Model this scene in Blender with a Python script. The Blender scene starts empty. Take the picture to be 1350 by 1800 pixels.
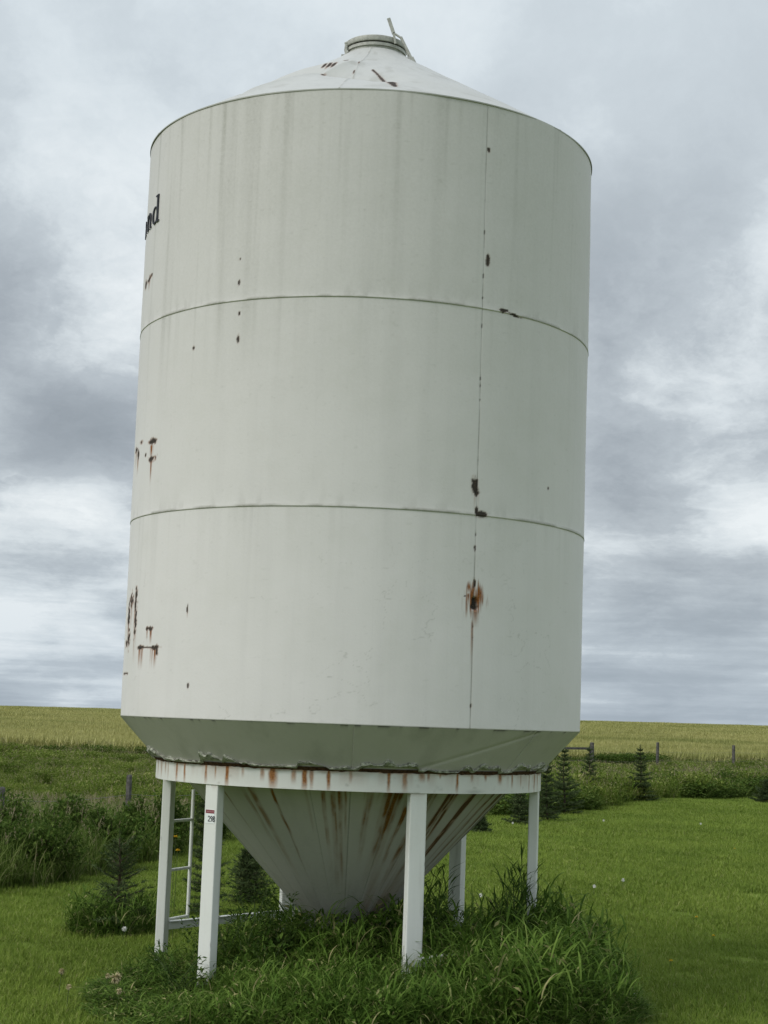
import bpy, math, random
import numpy as np
from mathutils import Vector, Matrix
rng = np.random.default_rng(7)
random.seed(7)
PI = math.pi
R_ = math.radians
scene = bpy.context.scene

# ------------------------------------------------------------------ camera
CAM = Vector((0.0, -11.323, 1.75))
pitch, roll, yaw = 0.122435, 0.035484, 0.015262
fw = Vector((math.sin(yaw)*math.cos(pitch), math.cos(yaw)*math.cos(pitch), math.sin(pitch)))
r0 = Vector((math.cos(yaw), -math.sin(yaw), 0)); u0 = r0.cross(fw)
rv = math.cos(roll)*r0 + math.sin(roll)*u0
uv = -math.sin(roll)*r0 + math.cos(roll)*u0
cd = bpy.data.cameras.new('camera'); cam = bpy.data.objects.new('camera', cd)
scene.collection.objects.link(cam)
cam.matrix_world = Matrix(((rv.x, uv.x, -fw.x, CAM.x), (rv.y, uv.y, -fw.y, CAM.y), (rv.z, uv.z, -fw.z, CAM.z), (0, 0, 0, 1)))
cd.sensor_fit = 'VERTICAL'; cd.sensor_height = 36.0; cd.lens = 36.0*2951.66/1800.0
cd.clip_start = 0.1; cd.clip_end = 6000
scene.camera = cam

# ------------------------------------------------------------------ sky, sun, exposure
SUN_EL, SUN_AZ = R_(43), R_(-120)       # sun azimuth measured from +Y towards +X: behind the camera, to its left
scene.view_settings.view_transform = 'Standard'
scene.view_settings.look = 'None'
scene.view_settings.exposure = 0.32
scene.view_settings.gamma = 1.0
scene.view_settings.use_curve_mapping = False

class NT:
    """small helper to write node trees"""
    def __init__(s, tree): s.t = tree; s.n = tree.nodes; s.l = tree.links
    def node(s, typ, ins=None, **kw):
        n = s.n.new(typ)
        for k, v in kw.items(): setattr(n, k, v)
        for k, v in (ins or {}).items():
            if hasattr(v, 'is_output') or isinstance(v, bpy.types.NodeSocket): s.l.new(v, n.inputs[k])
            else: n.inputs[k].default_value = v
        return n
    def math(s, op, a, b=0.0, c=None, clamp=False):
        n = s.node('ShaderNodeMath', operation=op, use_clamp=clamp)
        for i, v in enumerate((a, b) if c is None else (a, b, c)):
            if isinstance(v, bpy.types.NodeSocket): s.l.new(v, n.inputs[i])
            else: n.inputs[i].default_value = v
        return n.outputs[0]
    def mix(s, f, a, b, mode='MIX'):
        n = s.node('ShaderNodeMix', data_type='RGBA', blend_type=mode)
        for i, v in ((0, f), (6, a), (7, b)):
            if isinstance(v, bpy.types.NodeSocket): s.l.new(v, n.inputs[i])
            else: n.inputs[i].default_value = v if i == 0 else (*v, 1)[:4]
        return n.outputs[2]
    def ramp(s, f, stops):
        n = s.node('ShaderNodeValToRGB'); s.l.new(f, n.inputs[0])
        e = n.color_ramp.elements
        while len(e) < len(stops): e.new(0.5)
        for k, (p, c) in enumerate(stops):
            e[k].position = p; e[k].color = (*c, 1) if isinstance(c, tuple) else (c, c, c, 1)
        return n.outputs[0]
    def rng(s, f, a, b, c=0.0, d=1.0, smooth=True):
        n = s.node('ShaderNodeMapRange', {0: f, 1: a, 2: b, 3: c, 4: d}, interpolation_type='SMOOTHSTEP' if smooth else 'LINEAR')
        return n.outputs[0]
    def noise(s, vec, scale, detail=4.0, rough=0.5, dist=0.0):
        return s.node('ShaderNodeTexNoise', {'Vector': vec, 'Scale': scale, 'Detail': detail, 'Roughness': rough, 'Distortion': dist}).outputs[0]
    def mapv(s, vec, scale, loc=(0, 0, 0), rot=(0, 0, 0)):
        return s.node('ShaderNodeMapping', {'Vector': vec, 'Scale': scale, 'Location': loc, 'Rotation': rot}).outputs[0]

w = bpy.data.worlds.new('World'); scene.world = w; w.use_nodes = True
w.node_tree.nodes.clear(); T = NT(w.node_tree)
sky = T.node('ShaderNodeTexSky', sky_type='NISHITA', sun_disc=False, sun_elevation=SUN_EL, sun_rotation=SUN_AZ)
dirv = T.node('ShaderNodeTexCoord').outputs['Generated']
sx = T.node('ShaderNodeSeparateXYZ', {0: dirv}).outputs
el = T.math('MAXIMUM', sx[2], 0.0)
# cloud deck: lumps that crowd together towards the horizon
lz = T.math('MULTIPLY', T.math('LOGARITHM', T.math('ADD', el, 0.09), math.e), 0.50)
cp = T.node('ShaderNodeCombineXYZ', {0: sx[0], 1: sx[1], 2: lz}).outputs[0]
def deck(off):
    v = T.mapv(cp, (1, 1, 1), off)                       # the same field, read twice
    wob = T.node('ShaderNodeTexNoise', {'Vector': v, 'Scale': 13.0, 'Detail': 5.0, 'Roughness': 0.6}).outputs['Color']
    vw = T.node('ShaderNodeVectorMath', {0: v, 1: T.node('ShaderNodeVectorMath', {0: wob, 'Scale': 0.10}, operation='SCALE').outputs[0]}, operation='ADD').outputs[0]
    puff = T.node('ShaderNodeTexVoronoi', {'Vector': vw, 'Scale': 12.0, 'Smoothness': 0.7}, feature='SMOOTH_F1').outputs['Distance']
    big = T.noise(v, 5.2, 2.0, 0.5, 0.2); mid = T.noise(vw, 16.0, 9.0, 0.62, 0.1)
    return T.math('ADD', T.math('ADD', T.math('MULTIPLY', big, 0.52), T.math('MULTIPLY', mid, 0.34)), T.math('MULTIPLY', puff, 0.20))
d0 = deck((9.2, 3.3, 1.15)); d1 = deck((9.2, 3.3, 1.15+0.030))             # d1: the deck a little higher up, for lit tops and grey bases
band = T.noise(T.mapv(cp, (2.6, 2.6, 20.0), (3.0, 1.0, 0.0)), 1.0, 6.0, 0.55, 0.2)         # thin layers one behind the other low down
d0 = T.math('ADD', d0, T.math('MULTIPLY', T.math('SUBTRACT', band, 0.5), T.rng(el, 0.17, 0.03, 0.0, 0.72)))
dens = T.math('ADD', d0, T.math('MULTIPLY', T.math('SUBTRACT', d1, d0), 0.55))
cloud = T.ramp(dens, [(0.41, (0.680, 0.718, 0.735)), (0.47, (0.545, 0.592, 0.620)), (0.525, (0.390, 0.432, 0.466)), (0.595, (0.295, 0.330, 0.364)), (0.70, (0.220, 0.250, 0.280))])
soft = T.rng(el, 0.20, 0.40)                                                # the deck overhead is thinner and even
cloud = T.mix(T.math('MULTIPLY', soft, 0.66), cloud, (0.560, 0.622, 0.662))
lowf = T.rng(el, 0.12, 0.01)
cloud = T.mix(T.math('MULTIPLY', lowf, 0.32), cloud, (0.36, 0.445, 0.535))
zen = T.rng(el, 0.35, 1.0, 1.0, 1.35)
cl10 = T.node('ShaderNodeVectorMath', {0: cloud, 'Scale': T.math('MULTIPLY', zen, 10.0)}, operation='SCALE').outputs[0]
col = T.mix(0.03, cl10, sky.outputs[0])
bg = T.node('ShaderNodeBackground', {'Color': col, 'Strength': 0.1})
out = T.node('ShaderNodeOutputWorld', {'Surface': bg.outputs[0]})

sd = bpy.data.lights.new('sun', 'SUN'); sun = bpy.data.objects.new('sun', sd); scene.collection.objects.link(sun)
sd.energy = 1.5; sd.angle = R_(28); sd.color = (1.0, 0.96, 0.90)
sdir = Vector((math.sin(SUN_AZ)*math.cos(SUN_EL), math.cos(SUN_AZ)*math.cos(SUN_EL), math.sin(SUN_EL)))
sun.rotation_euler = sdir.to_track_quat('Z', 'Y').to_euler()

# ------------------------------------------------------------------ numpy noise
def hash2(i, j, s):
    n = (i.astype(np.int64)*374761393 + j.astype(np.int64)*668265263 + s*982451653) & 0xffffffff
    n = ((n ^ (n >> 13))*1274126177) & 0xffffffff
    n = (n ^ (n >> 16)) & 0xffffffff
    return n/4294967295.0
def vnoise(x, y, s=0):
    x = np.asarray(x, float); y = np.asarray(y, float); x, y = np.broadcast_arrays(x, y)
    i = np.floor(x); j = np.floor(y); u = x-i; v = y-j
    u = u*u*(3-2*u); v = v*v*(3-2*v); i = i.astype(int); j = j.astype(int)
    a = hash2(i, j, s); b = hash2(i+1, j, s); c = hash2(i, j+1, s); d = hash2(i+1, j+1, s)
    return (a*(1-u)+b*u)*(1-v) + (c*(1-u)+d*u)*v
def fbm(x, y, s=0, o=4):
    r = 0; a = 0.5; t = 0
    for k in range(o): r = r + a*vnoise(x*2**k+k*17.3, y*2**k-k*9.1, s+k); t += a; a *= 0.5
    return r/t
def sstep(a, b, x):
    t = np.clip((x-a)/(b-a), 0, 1); return t*t*(3-2*t)

# ------------------------------------------------------------------ mesh helpers
def make_mesh(name, v, f, smooth=False, mats=(), attrs=None):
    """v (N,3); f: an (M,k) array or a list of such arrays"""
    me = bpy.data.meshes.new(name)
    v = np.asarray(v, np.float32)
    fl = [np.asarray(q, np.int32) for q in (f if isinstance(f, list) else [f]) if len(q)]
    loops = np.concatenate([q.ravel() for q in fl]); cnt = np.concatenate([np.full(len(q), q.shape[1], np.int32) for q in fl])
    me.vertices.add(len(v)); me.vertices.foreach_set('co', v.ravel())
    me.loops.add(len(loops)); me.loops.foreach_set('vertex_index', loops)
    me.polygons.add(len(cnt)); me.polygons.foreach_set('loop_start', np.concatenate([[0], np.cumsum(cnt)[:-1]]).astype(np.int32))
    try: me.polygons.foreach_set('loop_total', cnt)
    except Exception: pass
    me.polygons.foreach_set('use_smooth', np.full(len(cnt), smooth, bool))
    for k, a in (attrs or {}).items():
        a = np.asarray(a, np.float32)
        if a.ndim == 1: at = me.attributes.new(k, 'FLOAT', 'POINT'); at.data.foreach_set('value', a)
        else: at = me.attributes.new(k, 'FLOAT_VECTOR', 'POINT'); at.data.foreach_set('vector', a.ravel())
    me.update(calc_edges=True)
    for m in mats: me.materials.append(m)
    return me
def obj(name, me, parent=None, loc=None, **props):
    o = bpy.data.objects.new(name, me); scene.collection.objects.link(o)
    if parent: o.parent = parent
    if loc is not None: o.location = loc
    for k, v in props.items(): o[k] = v
    return o
def empty(name, loc=(0, 0, 0), **props): return obj(name, None, None, loc, **props)
class MB:
    """collects plain shapes into one mesh"""
    def __init__(s): s.v = []; s.q = []; s.t = []; s.n = 0
    def add(s, v, q=(), t=()):
        v = np.asarray(v, float); s.v.append(v)
        if len(q): s.q.append(np.asarray(q)+s.n)
        if len(t): s.t.append(np.asarray(t)+s.n)
        s.n += len(v)
    def bar(s, a, b, wx, wy, up=(0, 0, 1), bev=0.003):
        """box bar from a to b with chamfered long edges"""
        a = np.asarray(a, float); b = np.asarray(b, float); d = b-a; d /= np.linalg.norm(d)
        x = np.cross(d, up); x /= np.linalg.norm(x); y = np.cross(x, d)
        hx, hy = wx/2, wy/2; c = min(bev, hx*.4, hy*.4)
        prof = [(-hx+c, -hy), (hx-c, -hy), (hx, -hy+c), (hx, hy-c), (hx-c, hy), (-hx+c, hy), (-hx, hy-c), (-hx, -hy+c)]
        v = [p+x*i+y*j for p in (a, b) for i, j in prof]
        q = [(k, (k+1) % 8, 8+(k+1) % 8, 8+k) for k in range(8)]
        for o_ in (0, 8): q += [(o_+0, o_+1, o_+2, o_+7), (o_+7, o_+2, o_+3, o_+6), (o_+6, o_+3, o_+4, o_+5)]
        s.add(v, q)
    def tube(s, pts, rad, n=8):
        pts = np.asarray(pts, float); m = len(pts); rad = np.broadcast_to(rad, m)
        v = []; 
        for k in range(m):
            d = pts[min(k+1, m-1)]-pts[max(k-1, 0)]; d /= np.linalg.norm(d)+1e-9
            h = np.array([1., 0, 0]) if abs(d[0]) < .8 else np.array([0, 1., 0])
            x = np.cross(d, h); x /= np.linalg.norm(x); y = np.cross(d, x)
            for i in range(n):
                a = 2*PI*i/n; v.append(pts[k]+rad[k]*(x*math.cos(a)+y*math.sin(a)))
        q = [(k*n+i, k*n+(i+1) % n, (k+1)*n+(i+1) % n, (k+1)*n+i) for k in range(m-1) for i in range(n)]
        b = len(v); v += [pts[0], pts[-1]]
        t = [(b, (i+1) % n, i) for i in range(n)] + [(b+1, (m-1)*n+i, (m-1)*n+(i+1) % n) for i in range(n)]
        s.add(v, q, t)
    def lathe(s, prof, n=64, a0=0, a1=2*PI):
        full = abs(a1-a0-2*PI) < 1e-6; m = n if full else n+1
        v = [(r*math.sin(a0+(a1-a0)*k/n), -r*math.cos(a0+(a1-a0)*k/n), z) for k in range(m) for r, z in prof]
        p = len(prof); q = [(k*p+j, ((k+1) % m)*p+j, ((k+1) % m)*p+j+1, k*p+j+1) for k in range(n) for j in range(p-1)]
        s.add(v, q)
    def mesh(s, name, mats, smooth=False):
        f = []
        if s.q: f.append(np.concatenate(s.q))
        if s.t: f.append(np.concatenate(s.t))
        return make_mesh(name, np.concatenate(s.v), f, smooth, mats)
def smooth_angle(o, deg=35):
    me = o.data
    me.polygons.foreach_set('use_smooth', np.ones(len(me.polygons), bool))
    me.set_sharp_from_angle(angle=R_(deg))

# ------------------------------------------------------------------ materials
def mat(name):
    m = bpy.data.materials.new(name); m.use_nodes = True; m.node_tree.nodes.clear()
    return m, NT(m.node_tree)
def finish(T, color, rough=0.6, spec=0.3, bump=None, bstr=0.2, bdist=0.01, metal=0.0, trans=None):
    ins = {'Base Color': color if isinstance(color, bpy.types.NodeSocket) else (*color, 1), 'Roughness': rough, 'Specular IOR Level': spec, 'Metallic': metal}
    if bump is not None: ins['Normal'] = T.node('ShaderNodeBump', {'Height': bump, 'Strength': bstr, 'Distance': bdist}).outputs[0]
    p = T.node('ShaderNodeBsdfPrincipled', ins); s = p.outputs[0]
    if trans is not None:
        tr = T.node('ShaderNodeBsdfTranslucent', {'Color': color if isinstance(color, bpy.types.NodeSocket) else (*color, 1)})
        s = T.node('ShaderNodeMixShader', {0: trans, 1: s, 2: tr.outputs[0]}).outputs[0]
    T.node('ShaderNodeOutputMaterial', {'Surface': s})

def paint_mat(name, base, grime_tone_col=(0.30, 0.295, 0.26), rust_col=(0.30, 0.115, 0.030), chip_col=(0.040, 0.034, 0.030), streak=0.35, fleck=1.0):
    """weathered white paint; the mesh attribute 'wear' carries chips (x), rust bleed (y) and grime (z)"""
    m, T = mat(name)
    P = T.node('ShaderNodeNewGeometry').outputs['Position']
    oc = T.node('ShaderNodeTexCoord').outputs['Object']
    wr = T.node('ShaderNodeSeparateXYZ', {0: T.node('ShaderNodeAttribute', attribute_name='wear').outputs['Vector']}).outputs
    st = T.noise(T.mapv(oc, (9, 9, 0.35)), 1.0, 6, 0.62)          # rain streaks
    st2 = T.noise(T.mapv(oc, (34, 34, 0.9)), 1.0, 4, 0.6)
    mot = T.noise(oc, 3.0, 6, 0.6); fn = T.noise(oc, 55.0, 4, 0.65)
    c = T.mix(T.math('MULTIPLY', T.rng(st, 0.48, 0.75), streak), base, tuple(x*0.80 for x in base))
    c = T.mix(T.math('MULTIPLY', T.rng(st2, 0.52, 0.8), streak*0.8), c, tuple(x*0.84 for x in base))
    c = T.mix(T.math('MULTIPLY', T.rng(mot, 0.45, 0.72), 0.22), c, (base[0]*0.86, base[1]*0.87, base[2]*0.83))
    c = T.mix(T.math('MULTIPLY', T.rng(fn, 0.62, 0.78), 0.16*fleck), c, tuple(x*0.6 for x in base))
    gn = T.math('MULTIPLY', wr[2], T.rng(fn, 0.15, 0.75, 0.75, 1.15))
    c = T.mix(T.math('MINIMUM', gn, 0.95), c, grime_tone_col)
    rn = T.noise(oc, 90.0, 3, 0.6)
    rc = T.mix(T.rng(rn, 0.35, 0.65), rust_col, (rust_col[0]*0.6, rust_col[1]*0.52, rust_col[2]*0.55))
    c = T.mix(T.math('MINIMUM', wr[1], 1.0), c, rc)
    cc = T.mix(T.rng(rn, 0.45, 0.7), chip_col, (0.085, 0.058, 0.042))
    c = T.mix(T.math('MINIMUM', wr[0], 1.0), c, cc)
    rough = T.math('ADD', 0.46, T.math('MULTIPLY', T.math('MINIMUM', T.math('ADD', wr[0], wr[1]), 1.0), 0.4))
    bmp = T.math('ADD', T.math('MULTIPLY', fn, 0.5), T.math('MULTIPLY', wr[0], -1.2))
    finish(T, c, rough, 0.22, bmp, 0.35, 0.004)
    return m
WHITE = (0.725, 0.735, 0.690)
M_wall = paint_mat('wall_paint', (0.722, 0.700, 0.694), streak=0.20)
M_roof = paint_mat('roof_paint', (0.50, 0.505, 0.49), streak=0.45)
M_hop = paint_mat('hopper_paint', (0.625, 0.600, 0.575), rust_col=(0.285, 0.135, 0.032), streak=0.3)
M_ring = paint_mat('ring_paint', (0.735, 0.74, 0.71), rust_col=(0.37, 0.175, 0.062), streak=0.2)
M_leg = paint_mat('leg_paint', (0.76, 0.775, 0.74), streak=0.3)
def plain(name, c, rough=0.6, spec=0.3, var=0.25, scale=20, metal=0.0, bstr=0.2):
    m, T = mat(name); oc = T.node('ShaderNodeTexCoord').outputs['Object']
    n = T.noise(oc, scale, 5, 0.6)
    finish(T, T.mix(T.rng(n, 0.3, 0.7), tuple(x*(1-var) for x in c), tuple(min(1, x*(1+var)) for x in c)), rough, spec, n, bstr, 0.003, metal)
    return m
M_galv = plain('weathered_galvanised_steel', (0.42, 0.42, 0.385), 0.5, 0.4, 0.2, 30)
M_gap_shade = plain('lid_gap_shade', (0.035, 0.034, 0.032), 0.8, 0.2, 0.3, 40)  # near-black colour that paints the shade in the gap under the lid
M_sealant = plain('dirty_cracked_sealant', (0.36, 0.37, 0.31), 0.9, 0.1, 0.5, 45, bstr=0.5)
M_rustmetal = plain('rusted_steel', (0.075, 0.040, 0.024), 0.9, 0.15, 0.5, 60, bstr=0.6)
M_ink = plain('dark_letter_paint', (0.022, 0.023, 0.030), 0.6, 0.2, 0.3, 30)
M_stick = plain('white_sticker_vinyl', (0.80, 0.83, 0.82), 0.4, 0.3, 0.04, 30)
M_red = plain('faded_red_print', (0.22, 0.045, 0.060), 0.5, 0.3, 0.2, 120)
M_redlight = plain('pale_print', (0.50, 0.30, 0.30), 0.5, 0.3, 0.1, 60)
M_post = plain('weathered_post_wood', (0.105, 0.10, 0.092), 0.9, 0.1, 0.4, 14, bstr=0.6)
M_wire = plain('fence_wire', (0.20, 0.19, 0.18), 0.6, 0.3, 0.2, 10)
M_bark = plain('bark', (0.085, 0.065, 0.048), 0.9, 0.1, 0.4, 30, bstr=0.6)
M_concrete = plain('footing_concrete', (0.33, 0.32, 0.29), 0.9, 0.1, 0.25, 20)

def leaf_mat(name, stops, noise_scale=0.5, noise_amt=0.35, dark=(0.5, 0.55, 0.5), trans=0.32, rough=0.7, tipc=None, spec=0.06):
    """stops: ramp over the per-blade random attribute 'tint'; large soft patches shift the colour over the ground"""
    m, T = mat(name)
    tint = T.node('ShaderNodeAttribute', attribute_name='tint').outputs['Fac']
    P = T.node('ShaderNodeNewGeometry').outputs['Position']
    big = T.noise(P, noise_scale, 4, 0.55)
    c = T.ramp(tint, stops)
    d = T.mix(1.0, c, dark, 'MULTIPLY')
    c = T.mix(T.math('MULTIPLY', T.rng(big, 0.38, 0.66), noise_amt), c, d)
    if tipc:
        tt = T.node('ShaderNodeAttribute', attribute_name='along').outputs['Fac']
        c = T.mix(T.math('MULTIPLY', T.rng(tt, 0.55, 1.0), 0.7), c, tipc)
    finish(T, c, rough, spec, trans=trans)
    return m
M_lawn = leaf_mat('lawn_blades', [(0.0, (0.145, 0.215, 0.034)), (0.5, (0.195, 0.268, 0.044)), (0.9, (0.250, 0.320, 0.064)), (1.0, (0.38, 0.37, 0.15))], 0.6, 0.55, (0.62, 0.70, 0.62))
M_tall = leaf_mat('tall_grass_blades', [(0.0, (0.044, 0.090, 0.013)), (0.5, (0.098, 0.172, 0.026)), (0.9, (0.195, 0.285, 0.060)), (1.0, (0.42, 0.38, 0.18))], 1.6, 0.5, (0.60, 0.68, 0.62))
M_rough = leaf_mat('rough_grass_blades', [(0.0, (0.060, 0.105, 0.018)), (0.5, (0.115, 0.170, 0.032)), (0.88, (0.180, 0.225, 0.065)), (1.0, (0.33, 0.30, 0.16))], 0.35, 0.45, (0.62, 0.72, 0.60))
M_roughr = leaf_mat('field_edge_blades', [(0.0, (0.085, 0.140, 0.020)), (0.5, (0.165, 0.225, 0.038)), (0.85, (0.235, 0.275, 0.070)), (1.0, (0.38, 0.35, 0.16))], 0.38, 0.75, (0.55, 0.66, 0.52))
M_seed = leaf_mat('grass_seed_heads', [(0.0, (0.25, 0.215, 0.125)), (1.0, (0.40, 0.35, 0.22))], 0.5, 0.2)
M_weed = leaf_mat('weed_leaves', [(0.0, (0.034, 0.072, 0.014)), (0.6, (0.066, 0.122, 0.022)), (1.0, (0.125, 0.185, 0.045))], 1.5, 0.35)
M_bush = leaf_mat('bush_leaves', [(0.0, (0.044, 0.085, 0.015)), (0.6, (0.085, 0.142, 0.026)), (1.0, (0.150, 0.205, 0.05))], 0.6, 0.3)
M_spruce = leaf_mat('spruce_needles', [(0.0, (0.044, 0.070, 0.028)), (0.6, (0.080, 0.116, 0.046)), (1.0, (0.14, 0.175, 0.072))], 2.0, 0.3, trans=0.08)
M_stem = plain('green_stem', (0.075, 0.11, 0.035), 0.7, 0.2, 0.2, 20)
M_straw = plain('dry_straw', (0.48, 0.42, 0.25), 0.8, 0.1, 0.25, 60)
M_puff = plain('white_seed_fluff', (0.78, 0.78, 0.74), 0.9, 0.1, 0.1, 60)
M_yellow = plain('yellow_petals', (0.75, 0.52, 0.03), 0.6, 0.2, 0.15, 60)
M_purple = plain('purple_petals', (0.36, 0.26, 0.42), 0.7, 0.2, 0.2, 60)

# ------------------------------------------------------------------ terrain
def gh(x, y):
    x = np.asarray(x, float); y = np.asarray(y, float)
    dep = y+11.32
    crest = 0.95 + 1.05*sstep(-55, 75, x)
    h = crest*sstep(58, 265, dep) - 9.0*sstep(300, 1400, dep)
    h = h + 0.16*(fbm(x/9+5, y/9, 11, 2)-0.5)*sstep(14, 40, dep) + 0.05*(fbm(x/2.6, y/2.6, 3, 1)-0.5)*sstep(1.2, 4, np.hypot(x, y))
    return h
def edge_far(x):                        # y where the mown lawn ends
    return np.interp(x, [-30, -9, -3.4, -2.4, -2.0, -1.4, 0.5, 3.0, 6.5, 11.8, 30], [-3, 1.0, 4.4, 7.2, 10.5, 13.6, 16.5, 20.2, 27.5, 36, 46]) + 0.5*(fbm(x/1.7, x*0, 21, 3)-0.5)
def edge_crop(x):                       # y where the crop begins
    return np.interp(x, [-60, -8, 14, 80], [44, 47, 62, 90]) + 1.2*(fbm(x/4.0, x*0, 22, 3)-0.5)
xs = np.unique(np.concatenate([-np.geomspace(26, 2500, 40), np.linspace(-25.5, 25.5, 200), np.geomspace(26, 2500, 40)]))
ys = np.unique(np.concatenate([-np.geomspace(15, 600, 20), np.linspace(-14.5, 60, 260), np.linspace(60.5, 330, 180), np.geomspace(332, 5000, 40)]))
X, Y = np.meshgrid(xs, ys); Z = gh(X, Y)
nx, ny = len(xs), len(ys); I = np.arange(nx*ny).reshape(ny, nx)
quads = np.stack([I[:-1, :-1], I[:-1, 1:], I[1:, 1:], I[1:, :-1]], -1).reshape(-1, 4)
zone = sstep(-0.4, 0.4, Y-edge_far(X)) + sstep(-0.8, 0.8, Y-edge_crop(X))
m, T = mat('ground_cover')
P = T.node('ShaderNodeNewGeometry').outputs['Position']
z = T.node('ShaderNodeAttribute', attribute_name='zone').outputs['Fac']
n1 = T.noise(P, 0.45, 5, 0.6); n2 = T.noise(P, 14.0, 5, 0.7); n3 = T.noise(T.mapv(P, (0.05, 0.16, 0.1)), 1.0, 6, 0.6)
lawn = T.mix(n2, (0.105, 0.155, 0.025), (0.19, 0.26, 0.042)); lawn = T.mix(T.rng(n1, 0.35, 0.65, 0, 0.5), lawn, (0.050, 0.075, 0.016))
rgh = T.mix(n2, (0.035, 0.050, 0.014), (0.10, 0.13, 0.038))
crp = T.mix(T.rng(n3, 0.35, 0.65), (0.22, 0.215, 0.065), (0.36, 0.32, 0.12))
c = T.mix(T.math('MINIMUM', z, 1.0), lawn, rgh); c = T.mix(T.math('MAXIMUM', T.math('SUBTRACT', z, 1.0), 0.0), c, crp)
finish(T, c, 0.95, 0.05, n2, 0.6, 0.03)
ground = obj('ground', make_mesh('ground', np.stack([X, Y, Z], -1).reshape(-1, 3), quads, True, [m], {'zone': zone.ravel()}), kind='structure')

# ------------------------------------------------------------------ the grain bin
RB = 1.524; Z0, Z1, Z2, Z3 = 1.708, 2.977, 4.243, 5.538
grain_bin = empty('grain_bin', (0, 0, 0), label='tall white cylindrical hopper bottom grain bin with rust stains standing on six legs', category='grain bin')

def azgrid(a0, a1, step=0.0046):
    """azimuth samples (radians); fine on the side the photograph shows, coarse behind"""
    a = [a0]
    while a[-1] < a1-1e-9:
        m_ = (a[-1]+PI) % (2*PI)-PI
        a.append(min(a1, a[-1] + (step if -1.62 < m_ < 1.62 else 0.05)))
    return np.array(a)
def cyl_pt(az, r, z): return np.stack([r*np.sin(az), -r*np.cos(az), z], -1)
def grid_faces(nr, nc):
    I = np.arange(nr*nc).reshape(nr, nc)
    return np.stack([I[:-1, :-1], I[:-1, 1:], I[1:, 1:], I[1:, :-1]], -1).reshape(-1, 4)
wrap = lambda a: (a+PI) % (2*PI)-PI

# marks on the wall: azimuth (deg), height, half width (m), half height (m), ragged edge, kind
CHIPS = [(28.2, 5.243, .012, .018, .5), (28.7, 4.553, .017, .040, .45), (26.9, 3.165, .024, .042, .5), (27.4, 3.115, .022, .032, .6), (27.6, 3.00, .014, .035, .4), (28.9, 2.985, .040, .022, .4),
         (27.5, 2.782, .007, .020, .4), (27.6, 2.571, .010, .028, .5), (27.6, 1.84, .009, .018, .5), (50.4, 3.212, .012, .012, .4), (25.3, 2.49, .006, .006, .3),
         (-30.8, 4.358, .010, .022, .5), (-30.4, 4.165, .007, .014, .5), (-30.4, 4.006, .012, .026, .5), (-44.1, 3.99, .012, .016, .5), (-30.8, 4.507, .006, .009, .4), (-41.6, 2.366, .007, .030, .4), (-40.3, 1.907, .010, .02, .9),
         (-69.6, 4.558, .050, .022, .7), (-73.5, 4.545, .03, .03, .7), (-67.5, 4.575, .02, .012, .6),
         (-74.5, 3.44, .05, .018, .9), (-71.5, 3.40, .034, .030, .7), (-69.0, 3.47, .028, .016, .8), (-60.5, 3.445, .055, .020, .6), (-60.3, 3.338, .055, .018, .7), (-64.5, 3.37, .015, .012, .8),
         (-66.0, 2.44, .026, .09, .8), (-65.6, 2.32, .024, .11, .7), (-70.0, 2.44, .05, .05, 1.1), (-72.5, 2.36, .04, .08, 1.2), (-71.5, 2.20, .035, .05, 1.0), (-74.0, 2.17, .05, .02, 1.0),
         (-57.8, 2.255, .018, .010, .8), (-55.8, 2.25, .026, .014, .9), (-61.0, 2.140, .07, .012, .7), (-57.0, 2.138, .09, .005, .5), (-54.2, 2.135, .06, .013, .8), (-52.6, 2.12, .015, .03, .7), (-74, 1.98, .08, .006, 1.3),
         (33.6, 4.256, .035, .010, .9), (35.8, 4.246, .06, .007, .9), (38.0, 4.238, .03, .007, .9)]
DRIPS = [(26.9, 3.12, .016, .16, .5), (28.0, 3.10, .006, .15, .5), (27.6, 2.95, .006, .30, .5), (27.6, 2.60, .012, .14, .8), (26.3, 2.50, .022, .13, .8), (25.5, 2.50, .012, .10, .6), (29.3, 2.52, .022, .12, .8), (28.2, 2.43, .03, .14, .8), (27.4, 2.33, .012, .30, .55), (26.0, 2.36, .010, .24, .35),
         (-60.5, 3.42, .045, .11, .8), (-60.3, 3.32, .03, .16, .9), (-71.5, 3.38, .035, .13, .8), (-74.5, 3.42, .04, .11, .6), (-69.6, 4.54, .03, .07, .7),
         (-66.0, 2.40, .035, .24, .75), (-65.6, 2.25, .03, .22, .8), (-70.0, 2.42, .06, .20, .6), (-72.5, 2.33, .05, .22, .6), (-61.0, 2.13, .05, .14, .8), (-54.2, 2.125, .05, .13, .8), (-57.8, 2.25, .012, .08, .7), (-55.8, 2.245, .02, .10, .8), (-41.6, 2.36, .006, .06, .5)]
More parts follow.
